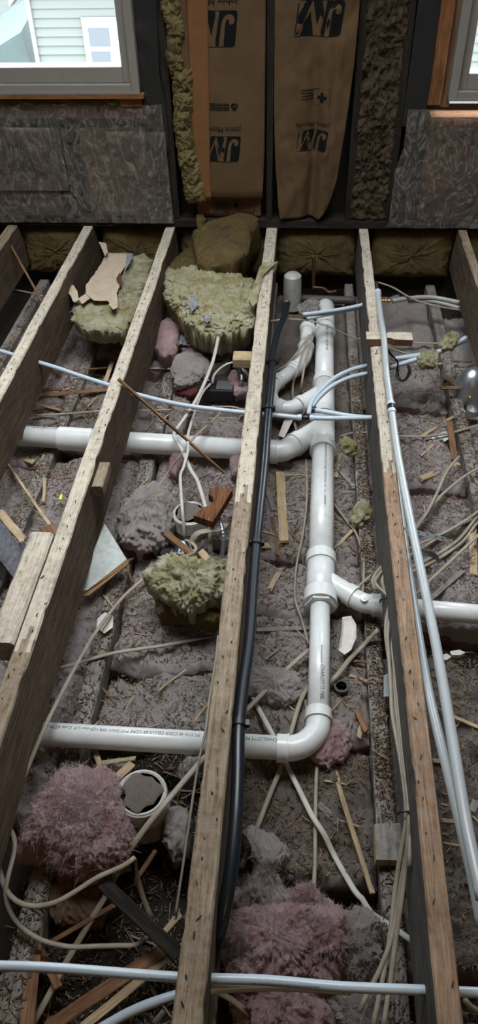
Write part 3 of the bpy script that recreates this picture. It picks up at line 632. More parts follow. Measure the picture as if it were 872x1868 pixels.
# ================================================================== CEILING STRIPS AND INSULATION BETWEEN THEM
SX = [(-1.56, -1.50, 'outermost grey furring strip below the pale joists'), (-1.105, -1.052, 'grey dusty furring strip between the two pale joists'), (-.655, -.592, 'grey furring strip under the lower pipe and the round cans'),
      (-.185, -.135, 'furring strip hidden below the black pipe'), (.268, .318, 'sawdust covered furring strip beside the cable bundle'), (.725, .78, 'grey furring strip crossed by loose cables near the picture edge'), (1.18, 1.23, 'furring strip past the picture edge')]
for i, (a, b, lb) in enumerate(SX):
    V, F, g = boardg(((a + b) / 2, -.6, -.408), ((a + b) / 2 + (.006 if i % 2 else -.006), 4.2, -.408), b - a, .10, seg=60, wob=.0018, seed=i)
    tag(mk('furring_strip', V, F, M['strip'], None, grain=g), lb, 'strip')
def Hf(x, y):
    x = np.asarray(x, float); y = np.asarray(y, float)
    return -.392 + .034 * fbm2(x * 5, y * 5, 61, 3) + .030 * (.8 - 2.4 * np.abs(fbm2(x * 10, y * 10, 62, 4))) + .010 * fbm2(x * 34, y * 34, 64, 3) + .006 * fbm2(x * 90, y * 90, 63, 2)
BATTS = []
def batt(x0, x1, y0, y1, label, mat='pink', dz=0., seed=0, res=.0062, fib=None, side='red', skew=0.):
    """a dusty insulation batt lying between strips: lumpy top, rounded rim, raw sides"""
    nx = max(8, int((x1 - x0) / res)); ny = max(8, int((y1 - y0) / res))
    U, Vv = np.meshgrid(np.linspace(0, 1, nx), np.linspace(0, 1, ny)); X = x0 + (x1 - x0) * U; Y = y0 + (y1 - y0) * Vv + skew * (U - .5)
    Y = Y + .04 * fbm2(X * 8, Y * 8, seed + 70, 4); X = X + .010 * fbm2(X * 9, Y * 9, seed + 90, 4)
    d = np.minimum(np.minimum(U, 1 - U) * (x1 - x0), np.minimum(Vv, 1 - Vv) * (y1 - y0)); e = np.clip(1 - d / .035, 0, 1)
    Z = Hf(X, Y) + dz - .030 * e ** 2.5 + .006 * (1 - 2 * np.abs(fbm2(X * 55, Y * 55, seed + 33, 3))) + .005 * fbm2(X * 140, Y * 140, seed + 34, 2); BATTS.append((x0, x1, y0, y1, dz)); A = np.stack([X, Y, Z], -1).reshape(-1, 3)
    F = [(i * nx + j, i * nx + j + 1, (i + 1) * nx + j + 1, (i + 1) * nx + j) for i in range(ny - 1) for j in range(nx - 1)]; fm = [0] * len(F)
    rim = [j for j in range(nx)] + [i * nx + nx - 1 for i in range(1, ny)] + [(ny - 1) * nx + j for j in range(nx - 2, -1, -1)] + [i * nx for i in range(ny - 2, 0, -1)]
    n0 = len(A); Bm = A[rim].copy(); Bm[:, 2] = ZF + .002; V = np.concatenate([A, Bm])
    for k in range(len(rim)):
        k2 = (k + 1) % len(rim); F.append((rim[k2], rim[k], n0 + k, n0 + k2)); fm.append(1)
    t = thing('insulation_batt', label, 'insulation', ((x0 + x1) / 2, (y0 + y1) / 2, ZF))
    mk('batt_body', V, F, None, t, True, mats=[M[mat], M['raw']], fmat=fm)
    V2_, F2 = fibreg(A, F[:(nx - 1) * (ny - 1)], fib or int(6000 * (x1 - x0) * (y1 - y0) / .2), .005, .02, .0005, seed, .7); tag(mk('loose_fibres', V2_, F2, M[mat], t), kind='stuff')
    return t
# columns between the strips, far to near
batt(-1.50, -1.11, 3.30, 4.18, 'dusty batt in the shaded corner under the reddish leaning stick', seed=1)
batt(-1.50, -1.11, 2.50, 3.28, 'dusty batt outside the outermost pale joist, crossed by white tubing', seed=2)
batt(-1.50, -1.11, 1.4, 2.47, 'dusty batt under the weathered blue grey board', seed=3)
batt(-1.05, -.84, 3.36, 4.18, 'dusty batt in the bay under the paper faced yellow wad', 'pink3', seed=4)
batt(-.825, -.66, 3.22, 3.62, 'raised pink batt end poking out below the paper faced yellow wad', 'pink3', .05, seed=5)
batt(-1.05, -.66, 2.62, 3.20, 'pinkish batt littered with lath between the two pale joists above the big pipe', 'pink3', -.01, seed=6)
batt(-1.05, -.66, 1.95, 2.53, 'pinkish batt between the pale joists below the big pipe, yellow connector on it', seed=7)
batt(-1.05, -.66, .9, 1.93, 'pinkish batt beside the short nailed timber', seed=8)
batt(-.585, -.51, 3.20, 3.9, 'tall narrow pink batt piece against the pale joist below the big yellow tuft', 'pink3', .06, seed=9)
batt(-.585, -.50, 2.72, 3.17, 'narrow pinkish batt piece covered in twigs beside the pale joist', 'pink3', .03, seed=10)
batt(-.475, -.20, 2.64, 2.97, 'pink batt in front of the black junction box above the big pipe', seed=11)
batt(-.49, -.20, 3.0, 4.1, 'dusty batt around the farthest round can', dz=-.02, seed=111)
batt(-.585, -.20, 2.02, 2.60, 'pinkish batt behind the scorched block and its round can', seed=12)
batt(-.585, -.20, 1.46, 2.0, 'fluffy pinkish batt under the yellow tuft by the rough joist', 'pink', .0, seed=13)
batt(-.585, -.20, 1.19, 1.445, 'grey debris covered batt just above the lower pipe', 'pink3', -.005, seed=14, skew=.06)
batt(-.13, .262, 2.72, 4.1, 'dark dusty batt below the white trap pipes', 'dirt', -.01, seed=15)
batt(-.13, .262, 1.98, 2.70, 'dusty batt behind the long white drain pipe', 'pink3', seed=16)
batt(-.13, .262, 1.72, 1.965, 'pinkish batt beside the black pipe above the horizontal lath', seed=17)
batt(-.13, .262, 1.22, 1.705, 'pinkish brown batt around the narrow drain pipe', 'pink3', -.005, seed=18)
batt(-.13, .262, .80, 1.20, 'brown dusty batt below the drain elbow ending in a dark gap', 'dirt', .0, seed=19)
batt(.322, .72, 3.0, 4.1, 'shaded dusty batt in the bay beyond the notched block', 'pink3', seed=20)
batt(.322, .72, 2.42, 2.93, 'pinkish batt under the two white tubes beside the notched block', seed=21)
batt(.322, .72, 1.66, 2.37, 'dusty batt under the fan of loose cables', 'pink', seed=22)
batt(.322, .72, .6, 1.55, 'grey dirty batt under the thick grey tubes', 'dirt', seed=23)
batt(.785, 1.18, 1.2, 3.9, 'batt beyond the furring strip at the picture edge', 'pink3', -.02, seed=24)
for i in range(6):
    x = [(-1.60, -1.14, -.68, -.13, .40, .90)[i], (-1.23, -.76, -.20, .31, .84, 1.35)[i]]
    V = np.array([(x[0], -.02), (x[1], -.02), (x[1], -.30), (x[0], -.30)]); q = np.stack([V[:, 0], V[:, 1], 0 * V[:, 0]], -1)
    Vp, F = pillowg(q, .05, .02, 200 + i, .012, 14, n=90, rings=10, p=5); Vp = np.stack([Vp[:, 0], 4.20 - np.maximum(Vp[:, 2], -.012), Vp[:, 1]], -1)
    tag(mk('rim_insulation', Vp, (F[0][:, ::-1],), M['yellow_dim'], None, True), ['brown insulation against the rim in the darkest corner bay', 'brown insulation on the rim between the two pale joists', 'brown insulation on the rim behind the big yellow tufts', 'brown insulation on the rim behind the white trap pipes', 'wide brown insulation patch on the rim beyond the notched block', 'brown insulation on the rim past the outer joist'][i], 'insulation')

# ================================================================== WHITE DRAIN PIPES (one glued run)
ZP = -.30
D = thing('drain_pipe_run', 'white plastic drain pipes and fittings glued together, running between and under the joists', 'drain pipe', (.11, 1.3, ZP - .05))
p3 = lambda x, y, z=ZP: P(x, y, z)
R3, R2 = .0455, .0335
axT = p3(593, 600); axB = p3(581, 1290)
def ax(ypx):                                           # centre line of the main run at a photo row
    q = p3(586, ypx); u = (q[1] - axB[1]) / (axT[1] - axB[1]); return axB + (axT - axB) * u
def pipe(name, A, B, r, mat='pvc', par=D, n=32):
    L = np.linalg.norm(np.asarray(B) - A); V, F, g = revg(A, B, [(0, r), (L, r)], n); return mk(name, V, F, M[mat], par, True)
def smooth_by_angle(o, ang=40):
    me = o.data; me.polygons.foreach_set('use_smooth', [True] * len(me.polygons)); me.update()
    ed = o.modifiers.new('edges', 'EDGE_SPLIT'); ed.split_angle = math.radians(ang); return o
def rev(name, A, B, prof, mat='pvc', par=D, n=32):
    V, F, g = revg(A, B, prof, n); return smooth_by_angle(mk(name, V, F, M[mat], par))
def hub(A, T, r, l=.045, par=D, t=.006):
    """socket collar: plain band with a slightly rolled lip"""
    A = np.asarray(A, float); T = _n(T); return rev('hub', A - T * l / 2, A + T * l / 2, [(0, r + .001), (0, r + t), (l * .8, r + t), (l * .84, r + t + .0022), (l, r + t + .0022), (l, r + .001)], 'pvc', par)
def bend(name, pts, r, par=D, n=24):
    V, F, g = tubeg(cr(pts, .008), r, n); return smooth_by_angle(mk(name, V, F, M['pvc'], par), 60)
down = _n(axB - axT)
# main run, far to near
e0 = ax(560); bend('elbow', [e0 + (-.005, .06, -.10), e0 + (0, .045, -.05), e0 + (0, .01, -.012), ax(585), ax(596)], R3 + .004); hub(ax(604), down, R3)
pipe('pipe', ax(590), ax(705), R3)
w1 = pipe('wye_fitting', ax(694), ax(775), R3 + .004); hub(ax(698), down, R3 + .002, par=w1); hub(ax(757), down, R3 + .002, par=w1)
w2 = pipe('wye_fitting', ax(765), ax(822), R3 + .005); hub(ax(818), down, R3 + .003, .05, par=w2)
pipe('pipe', ax(815), ax(1024), R3)
w3_ = pipe('wye_fitting', ax(1012), ax(1103), R3 + .005); hub(ax(1022), down, R3 + .003, .045, par=w3_); hub(ax(1092), down, R3 + .006, .055, par=w3_)
V, F, g = revg(ax(1098), ax(1130), [(0, R3 + .008), (.022, R3 + .008), (.022, R2 + .002)], 6); mk('reducer_bushing', V, F, M['pvc'], D)
pipe('pipe', ax(1085), ax(1318), R2)
# upper wye branch and the looping smaller pipe
T1 = _n(p3(552, 738) - ax(712)); b0 = ax(712); b1 = p3(548, 738)
bend('wye_branch', [b0, b0 + (b1 - b0) * .5, b1], R2 + .003, w1); hub(b1, b1 - b0, R2 + .002, .03, par=w1)
bend('trap_bend', [p3(553, 733), p3(535, 743), p3(512, 744), p3(498, 733), p3(494, 716), p3(502, 701)], R2, D)
hub(p3(512, 744), p3(500, 738) - p3(520, 744), R2, .03); hub(p3(505, 697), p3(520, 688) - p3(498, 702), R2, .028)
pipe('pipe', p3(503, 699), p3(535, 675), R2); bend('elbow', [p3(530, 679), p3(545, 666), p3(555, 650), p3(558, 632)], R2 + .004); hub(p3(536, 674), p3(545, 667) - p3(530, 679), R2 + .001, .02); hub(p3(558, 634), (0, 1, 0), R2 + .001, .02)
pipe('pipe', p3(557, 640), p3(563, 585), R2); hub(p3(561, 602), (0, 1, 0), R2, .045)
# second wye to the wide pipe on the left
c0 = ax(779); c1 = p3(541, 809); bend('wye_branch', [c0, c0 + (c1 - c0) * .5, c1], R3 + .001, w2); hub(c1, c1 - c0, R3, .035, par=w2)
bend('elbow', [p3(545, 806), p3(532, 815), p3(516, 822), p3(497, 824)], R3 + .001); hub(p3(500, 824), (1, 0, 0), R3, .03)
lpA, lpB = p3(505, 823), p3(38, 795); pipe('pipe', lpA, lpA + (lpB - lpA) * 1.12, R3)
lpT = _n(lpB - lpA)
rev('coupling', p3(170, 803), p3(100, 799), [(0, R3), (0, R3 + .006), (.15, R3 + .006), (.15, R3)])
# third wye to the pipe under the ruddy joist
d0 = ax(1052); d1 = p3(640, 1086); bend('wye_branch', [d0, d0 + (d1 - d0) * .6, d1], R2 + .002, w3_); hub(d1, d1 - d0, R2, .03, par=w3_)
bend('elbow', [p3(633, 1081), p3(646, 1091), p3(664, 1100), p3(690, 1104)], R2 + .001); hub(p3(688, 1104), (1, 0, 0), R2, .035)
rpA, rpB = p3(690, 1104), p3(872, 1121); pipe('pipe', rpA, rpA + (rpB - rpA) * 1.5, R2)
q = p3(664, 1093, ZP + .03); rev('stub_boss', q, q + (0, -.01, .03), [(0, .013), (.012, .013), (.012, .010), (.013, 0)])
# lower elbow and pipe
loA, loB = p3(505, 1364), p3(65, 1338); e = ax(1318)
bend('elbow', [ax(1302), ax(1318), p3(576, 1338), p3(556, 1357), p3(532, 1365), p3(508, 1365)], R2 + .003); hub(ax(1306), down, R2 + .001, .035); hub(p3(516, 1365), (1, 0, 0), R2 + .001, .035)
loT = _n(loB - loA); pipe('pipe', loA + (loA - loB) * .02, loB + loT * .12, R2 + .001)
# lettering printed along the pipes
def pipe_text(s, A, T, up, r, ang, size, par=D, stretch=1., flip=False, fit=None, mat='pvc_print', name='pipe_lettering'):
    """letters wrapped on a pipe: A start on the axis, T reading direction, ang = angle of the line of print from straight up"""
    V, F = text_mesh(s, size); T = _n(np.asarray(T, float)); up = np.asarray(up, float); up = _n(up - T * (up @ T)); S = np.cross(up, T)
    if fit: stretch = fit / (V[:, 0].max() - V[:, 0].min())
    a = ang + V[:, 1] / r
    W_ = np.asarray(A) + V[:, :1] * stretch * T + (r + .0007) * (np.cos(a)[:, None] * up + np.sin(a)[:, None] * S)
    return mk(name, W_, F, M[mat], par)
UP = np.array([0, 0, 1.])
pipe_text('IPS SCH 40 COEX CELLULAR CORE PVC-DWV PIPE NSF-dwv U.P. Code ASTM-F 8916', p3(366, 1356), loT, UP, R2 + .001, -.34, .0165, fit=np.linalg.norm(p3(366, 1356) - p3(70, 1338)))
pipe_text('CHARLOTTE PIPE..', p3(505, 1364), loT, UP, R2 + .001, -.34, .018, fit=.105)
pipe_text('CHARLOTTE PIPE', ax(1223), down, UP, R2, .10, .0175, fit=.125); pipe_text('ASTM D-2665 NSF-dwv PVC', ax(1188), down, UP, R2, .10, .007, fit=.07); pipe_text('3 ft 6 in', ax(1277), down, UP, R2, .10, .008)
pipe_text('NOT FOR PRESSURE', p3(248, 808), -lpT, UP, R3, .42, .017, fit=.225); pipe_text('3 IN PVC DWV 62 23 18:48 F/F 2665', p3(365, 815), -lpT, UP, R3, .38, .014)
pipe_text('IN PVC 3 DWV 4 09 08', p3(118, 800), lpT, UP, R3, -.3, .014); pipe_text('PIPE', p3(83, 790), (0, -1, 0), UP, R3, 0, .02)
pipe_text('CHARLOTTE PIPE   PVC 072 1105 DWV PIPE', ax(592), down, UP, R3, .05, .017, fit=.33)
pipe_text('3 INCH PVC-DWV ASTM D 2665  MADE IN USA  NSF  EXT. 2 DEMAND T', ax(822), down, UP, R3, .12, .0125)
pipe_text('PVC-DWV ASTM D-2665 NSF-dwv', p3(772, 1111), (1, .02, 0), UP, R2, .45, .018)
for a, b in ((ax(953), .02), (ax(988), .012)): pipe_text('/', a, down, UP, R3, .2, .03)
pipe_text('CGL', p3(548, 802), c0 - c1, UP, R3 + .002, .5, .02); pipe_text('CGL', p3(515, 822), (-1, 0, 0), UP, R3 + .002, -.3, .02)

# ================================================================== PLASTIC WATER TUBES
def path(pts, z=None, off=.012):
    out = []
    for p in pts:
        if len(p) > 2: out.append(P(*p))
        elif z is not None: out.append(P(p[0], p[1], z))
        else:
            zz = -.38
            for _ in range(3): q = P(p[0], p[1], zz); zz = float(Hf(q[0], q[1])) + off
            out.append(P(p[0], p[1], zz))
    return np.array(out)
def tube(name, pts, r, mat, label, cat, z=None, flat=1., n=12, group=None, off=.012, step=.015):
    V, F, g = tubeg(cr(path(pts, z, off), step), r, n, flat)
    return tag(mk(name, V, F, M[mat], None, True), label, cat, group)
def tube_root(name, pts, r, mat, label, cat, z=None, flat=1., n=14):
    w = path(pts, z); t = thing(name, label, cat, w.min(0)); c = cr(w, .015); V, F, g = tubeg(c, r, n, flat); mk('tube', V, F, M[mat], t, True); return t, c
def ring(par, c, T, r, l, mat, name): T = _n(T); rev(name, c - T * l / 2, c + T * l / 2, [(0, r * .9), (0, r), (l, r), (l, r * .9)], mat, par, 16)
t, c = tube_root('water_tube', [(689, 532, .0), (694, 575, .018), (700, 615, .05), (705, 680, .02), (714, 745, .02), (726, 830, .03), (748, 945, .05), (772, 1060, .07), (796, 1180, .09), (822, 1330, .11), (850, 1500, .13), (880, 1640, .14)], .0135, 'pex_grey', 'long grey white tube laid along the ruddy joist, with a black banded coupling', 'tube')
k = np.argmin(np.abs(c[:, 1] - P(714, 745, .02)[1]))
for d, m_, r_ in ((0, 'rubber', .0145), (.025, 'pex', .0165), (-.025, 'pex', .0165)): ring(t, c[k] + _n(c[k + 1] - c[k]) * d, c[k + 1] - c[k], r_, .02 if d else .03, m_, 'coupling' if m_ == 'rubber' else 'crimp_ring')
ring(t, c[1], c[2] - c[1], .0165, .03, 'pex', 'crimp_ring'); V, F, g = tubeg(cr([P(687, 515, -.02), P(688, 525, -.01), P(689, 534, .0)], .01), .008, 10); mk('copper_stub', V, F, M['copper'], t, True)
tube('water_tube', [(691, 560, -.03), (697, 610, -.03), (702, 680, -.06), (715, 800, -.1), (735, 960, -.1), (752, 1080, -.08), (766, 1170, -.05), (782, 1260, -.02), (805, 1360, .02), (832, 1470, .05), (858, 1580, .07), (880, 1690, .07)], .0125, 'pex_grey', 'second grey white tube slipping beneath the long one beside the ruddy joist', 'tube')
# tube through the joists and its fittings
t, c = tube_root('water_tube', [(-20, 634), (50, 655), (100, 670), (150, 687), (200, 703), (255, 721), (340, 740), (450, 753), (500, 757), (545, 762)], .0098, 'pex', 'milky tube threaded through the joists above the big pipe', 'tube', -.13)
for x, y in ((558, 762), (570, 748)):
    q = P(x, y, -.125); V, F, g = tubeg(cr([q + (-.014, 0, 0), q, q + (.014, 0, 0)], .005), .0125, 12); mk('tee_fitting', V, F, M['rubber'], t, True); V, F, g = tubeg(cr([q, q + (.006, .02, .0)], .005), .011, 10); mk('tee_fitting', V, F, M['rubber'], t, True)
    ring(t, q + (.024, 0, 0), (1, 0, 0), .0135, .016, 'pex', 'crimp_ring')
    if x == 558: ring(t, q + (-.026, 0, 0), (1, 0, 0), .0135, .018, 'pex', 'crimp_ring')
tube('water_tube', [(562, 762, -.125), (600, 763, -.125), (670, 762, -.125), (700, 760, -.125)], .0098, 'pex', 'milky tube leaving the lower black tee towards the ruddy joist', 'tube')
tube('water_tube', [(575, 748, -.12), (610, 754, -.125), (640, 759, -.13), (700, 764, -.14)], .0098, 'pex', 'milky tube leaving the upper black tee towards the ruddy joist', 'tube')
tube('water_tube', [(563, 756, -.115), (568, 735, -.10), (585, 712, -.09), (610, 690, -.10), (640, 675, -.12), (670, 667, -.14)], .0098, 'pex', 'milky tube arching up from the lower tee over the drain', 'tube')
tube('water_tube', [(569, 742, -.11), (582, 725, -.10), (605, 705, -.10), (635, 690, -.12), (670, 681, -.14)], .0098, 'pex', 'milky tube arching up from the upper tee over the drain', 'tube')
for pts, lb in (([(551, 574, -.12), (590, 569, -.12), (630, 563, -.12), (680, 552, -.12)], 'cut milky tube with open end above the trap pipe'), ([(559, 581, -.14), (600, 573, -.14), (640, 564, -.14), (680, 556, -.14)], 'cut milky tube just below the other open ended one')):
    t, c = tube_root('tube_stub', pts, .0095, 'pex', lb, 'tube'); ring(t, c[0], c[1] - c[0], .0105, .008, 'cable', 'tube_end')
    o = rev('tube_bore', c[0] - _n(c[1] - c[0]) * .0045, c[0] - _n(c[1] - c[0]) * .004, [(0, .006), (.0005, .006)], 'black', t, 12)
tube('water_tube', [(712, 671, -.16), (745, 660, -.16), (782, 649, -.16), (815, 637, -.16), (850, 620, -.16)], .0105, 'pex', 'lower of two milky tubes crossing the bay by the notched block', 'tube')
tube('water_tube', [(716, 655, -.15), (757, 649, -.15), (794, 643, -.15), (822, 632, -.15), (850, 616, -.15)], .0105, 'pex', 'upper of two milky tubes crossing the bay by the notched block', 'tube')
M['tube_dim'] = plain('grey_water_tube', (.34, .34, .32), .35)
t, c = tube_root('water_tube', [(716, 549, -.2), (750, 544, -.2), (790, 543, -.2), (838, 552, -.2)], .012, 'tube_dim', 'grey tube with a brass end in the shaded bay under the rim', 'tube')
for d in (0, .016, .032): ring(t, c[0] + (-.02 - d, 0, 0), (1, 0, 0), .0115 - d * .05, .012, 'brass', 'brass_fitting')
tube('water_tube', [(745, 549, -.22), (790, 550, -.22), (838, 562, -.22)], .011, 'tube_dim', 'grey tube below the brass ended one in the shaded bay', 'tube')
# the two tubes at the near end
t, c = tube_root('water_tube', [(-30, 1761), (100, 1766), (330, 1783), (480, 1788), (620, 1800), (760, 1806), (900, 1812)], .0105, 'pex', 'milky tube with fine print crossing all joists nearest the camera', 'tube', -.11)
tt = _n(c[-1] - c[0]); 
for x0 in (10, 120, 215, 400): pipe_text('PEX 1 IN CTS SDR 9 ASTM F876 100 PSI 180F POTABLE', P(x0 + 60, 1767 + (x0 + 60) * .05, -.11), -tt if False else tt, (0, -.35, 1), .0105, -.55, .006, t, name='tube_lettering')
tube('water_tube', [(180, 1878, -.15), (240, 1845, -.14), (300, 1822, -.13), (360, 1807, -.13), (430, 1801, -.135), (520, 1799, -.14), (640, 1806, -.14)], .0105, 'pex', 'curved milky tube rising to meet the straight tube nearest the camera', 'tube')
# black pipe clipped to the joist
t, c = tube_root('black_pipe', [(524, 553, -.12), (518, 580, -.09), (505, 615, -.06), (498, 650, -.05), (496, 690, -.045), (489, 760, -.04), (482, 850, -.04), (472, 950, -.04), (466, 1010, -.045), (461, 1080, -.05), (455, 1170, -.05), (444, 1250, -.045), (436, 1330, -.04), (434, 1420, -.05), (430, 1500, -.06), (421, 1590, -.08), (405, 1680, -.12), (388, 1745, -.2), (375, 1790, -.28)], .0165, 'poly', 'long black plastic pipe clipped along the rough joist', 'pipe')
for y in (663, 748, 991, 1317):
    k = int(np.argmin([abs((RW.T @ (q - CPOS))[1] / (RW.T @ (q - CPOS))[2] * FPX + CV[1] - y) for q in c])); T = c[min(k + 1, len(c) - 1)] - c[k]
    ring(t, c[k], T, .0205, .018, 'rubber', 'clip'); q = c[k]; o = box('clip_tab', JX[3][1] + .001, q[0] + .026, q[1] - .008, q[1] + .008, q[2] - .004, q[2] + .012, M['rubber'], t)
q = P(523, 556, -.12); rev('pipe_end', q, q + (.0, .02, .01), [(0, .017), (.012, .017), (.016, .01), (.017, 0)], 'steel', t, 14)

# ================================================================== CABLES
def cable(pts, label, z=None, r=.0034, flat=1.75, mat='cable', off=.012, group=None): return tube('electric_cable', pts, r, mat, label, 'cable', z, flat, 10, group, off, .018)
cable([(402, 598, -.10), (399, 611, -.10), (388, 660, -.12), (365, 716, -.14), (340, 757, -.17), (321, 784, -.20), (318, 797, -.21), (331, 818, -.21), (349, 859, -.22), (360, 876, -.23), (376, 928, -.25), (383, 956, -.32), (384, 1011, -.37)], 'white cable hanging from the big yellow tuft and through the scorched block', flat=1.9, r=.0042, mat='cable_w')
cable([(384, 700, -.29), (368, 719, -.25), (355, 753, -.21), (343, 794, -.19), (343, 821, -.19), (334, 855, -.21), (329, 868, -.22), (332, 922, -.23), (335, 958, -.28), (336, 985, -.34)], 'white cable dropping from the black junction box to the middle can', r=.0036, mat='cable_w')
cable([(268, 672), (312, 673), (355, 681), (380, 694, -.28)], 'cream cable arriving at the black junction box from the pale joist', r=.0036, mat='cable_w', off=.03)
cable([(388, 700, -.28), (390, 685, -.25), (408, 667, -.22), (430, 660, -.22), (445, 665, -.23), (465, 678, -.25)], 'cream cable looping from the black junction box to the rough joist', r=.0036, mat='cable_w')
cable([(247, 749), (290, 748), (340, 747), (362, 752)], 'brown cable lying flat above the big pipe beside the pale joist', off=.03)
cable([(374, 742), (424, 742), (450, 750), (470, 756)], 'thin cream cable lying just above the milky tube near the rough joist', off=.05, r=.003)
cable([(408, 747, -.24), (383, 772, -.21), (355, 797, -.2), (331, 828, -.21), (309, 858, -.28), (283, 896, -.33)], 'dull beige cable slanting over the big pipe', r=.003)
cable([(338, 985, -.31), (346, 988, -.28), (356, 996, -.27), (357, 1003, -.27), (349, 1011, -.28), (310, 1024, -.31), (277, 1044, -.33), (241, 1074, -.33), (214, 1101, -.32), (170, 1160, -.30), (158, 1180, -.29), (141, 1210, -.27), (114, 1261, -.24), (83, 1324, -.21), (50, 1402, -.24), (18, 1478, -.27), (-8, 1535, -.29)], 'long grey cable sweeping from the middle can down over the lower pipe', r=.0042, flat=1.6)
cable([(98, 1222), (141, 1210), (180, 1198), (220, 1189), (300, 1177), (398, 1158)], 'weathered beige cable crossing the bay above the lower pipe', r=.004, off=.04)
cable([(376, 1380, -.26), (369, 1386, -.26), (338, 1422, -.25), (296, 1472, -.24), (258, 1520, -.26), (222, 1574, -.3), (197, 1626, -.34), (164, 1682, -.37), (121, 1755, -.40), (96, 1803, -.41), (60, 1868, -.42)], 'flat beige cable passing in front of the nearest round can', r=.0042, flat=2)
cable([(-6, 1485, -.3), (10, 1500, -.28), (24, 1523, -.27), (27, 1550, -.27), (15, 1598, -.27), (10, 1631, -.28), (18, 1662, -.3), (38, 1690, -.32), (76, 1715, -.33), (126, 1727, -.34), (177, 1726, -.34), (220, 1725, -.34), (249, 1723, -.34), (273, 1706, -.35)], 'lower of two looping beige cables below the pink wad', r=.0036)
cable([(-8, 1560, -.3), (0, 1590, -.29), (10, 1621, -.28), (30, 1644, -.27), (61, 1653, -.27), (101, 1646, -.26), (141, 1624, -.25), (177, 1601, -.24), (220, 1582, -.23), (238, 1571, -.22), (245, 1565, -.22), (247, 1573, -.24), (252, 1605, -.3), (263, 1643, -.35), (278, 1678, -.38)], 'upper of two looping beige cables, bent sharply below the nearest can', r=.0038)
cable([(398, 1160, -.2), (393, 1207, -.2), (382, 1276, -.2), (375, 1334, -.2), (365, 1378, -.22), (354, 1441, -.25), (346, 1496, -.27), (332, 1591, -.31), (320, 1671, -.35)], 'thin dark cable hanging along the rough joist past the nearest can', r=.003, flat=1.2)
# bay of the drain pipe
cable([(558, 838, -.36), (560, 903), (553, 972), (543, 1019), (538, 1060), (539, 1096), (550, 1129), (563, 1175)], 'grey cable lying beside the long drain pipe', r=.0035, flat=1.3, off=.02)
cable([(608, 917), (630, 947), (649, 972), (660, 1005), (664, 1038), (661, 1088)], 'grey cable curving past the small yellow tuft beside the drain', r=.0038, flat=1.3, off=.02)
cable([(700, 1024, -.26), (692, 1032, -.27), (675, 1051), (650, 1073), (620, 1100), (600, 1120), (585, 1140)], 'beige cable passing behind the lowest wye fitting', off=.03)
cable([(690, 1148, -.3), (660, 1180), (638, 1202), (619, 1227), (600, 1246)], 'brown beige cable reaching from the cable bundle behind the narrow pipe', off=.025, r=.0042, flat=2.)
cable([(563, 1185), (523, 1221), (481, 1263), (440, 1305)], 'pale flat cable slanting from the narrow pipe to the black pipe', off=.04, r=.004, flat=2)
cable([(458, 1263), (476, 1301), (498, 1342), (523, 1395), (545, 1439), (569, 1488), (590, 1520), (611, 1563), (647, 1625), (660, 1639), (679, 1668), (711, 1687), (752, 1717, -.3)], 'pale flat cable running under the drain elbow to the ruddy joist', off=.03, r=.0042, flat=1.9, mat='cable_w')
cable([(563, 1250), (547, 1282), (529, 1342), (514, 1395), (490, 1455), (465, 1520), (441, 1583)], 'grey flat cable passing under the lower pipe towards the black pipe', off=.025, r=.004, flat=1.9)
cable([(578, 1395), (576, 1455), (575, 1520), (574, 1589), (566, 1694, -.33), (554, 1783, -.34), (550, 1880, -.34)], 'straight grey cable running from the elbow over the pink heap', off=.02, r=.0036, flat=1.6)
cable([(490, 586, -.14), (526, 582, -.14), (563, 585, -.15), (595, 594, -.15), (622, 606, -.2), (645, 616, -.24), (680, 622, -.27)], 'cream cable bowed across the head of the drain pipe', r=.0036)
for pts, lb in (([(571, 606, -.2), (556, 632, -.22), (542, 678, -.24), (535, 700, -.3), (534, 730, -.36)], 'first of three cream cables fanning over the trap pipe, hanging straight'), ([(572, 611, -.2), (558, 655, -.22), (551, 696, -.28), (547, 722, -.36)], 'second of three cream cables fanning over the trap pipe, nearest the drain'), ([(565, 611, -.22), (542, 643, -.24), (521, 666, -.28), (497, 680, -.31)], 'third of three cream cables fanning over the trap pipe, turning to the rough joist')): cable(pts, lb, r=.0032)
cable([(534, 745), (537, 770), (542, 790)], 'short cream cable emerging below the trap bend', off=.02, r=.0032); cable([(622, 796), (645, 789), (672, 789)], 'short cream cable beside the second wye', off=.02)
# bundle down the side of the ruddy joist
BX = JX[4][0]
def bundle(pts, lb): cable([(x, y, z) for x, y, z in pts], lb, r=.0036, flat=1.6, group=None)
bundle([(700, 1030, -.2), (686, 1045, -.2), (679, 1062, -.19), (689, 1073, -.18), (704, 1086, -.17), (713, 1097, -.16), (717, 1110, -.15), (712, 1130, -.15), (707, 1155, -.15), (709, 1190, -.14), (713, 1250, -.13), (715, 1297, -.13), (722, 1340, -.13), (731, 1390, -.13), (739, 1447, -.12), (741, 1481, -.12), (739, 1512, -.13), (730, 1561, -.16), (721, 1622, -.19), (713, 1694, -.21), (704, 1755, -.22), (692, 1816, -.23), (680, 1875, -.24)], 'outermost cable of the bundle stapled to the ruddy joist')
bundle([(703, 1034, -.2), (690, 1050, -.19), (684, 1062, -.18), (694, 1074, -.17), (708, 1088, -.16), (712, 1110, -.16), (716, 1150, -.15), (718, 1200, -.14), (722, 1280, -.13), (730, 1350, -.13), (740, 1430, -.12), (744, 1485, -.115), (746, 1510, -.12), (743, 1549, -.14), (733, 1604, -.17), (723, 1670, -.2), (712, 1719, -.21), (694, 1767, -.22), (675, 1804, -.23), (655, 1845, -.24)], 'bundle cable that swings away to the drain side near the camera')
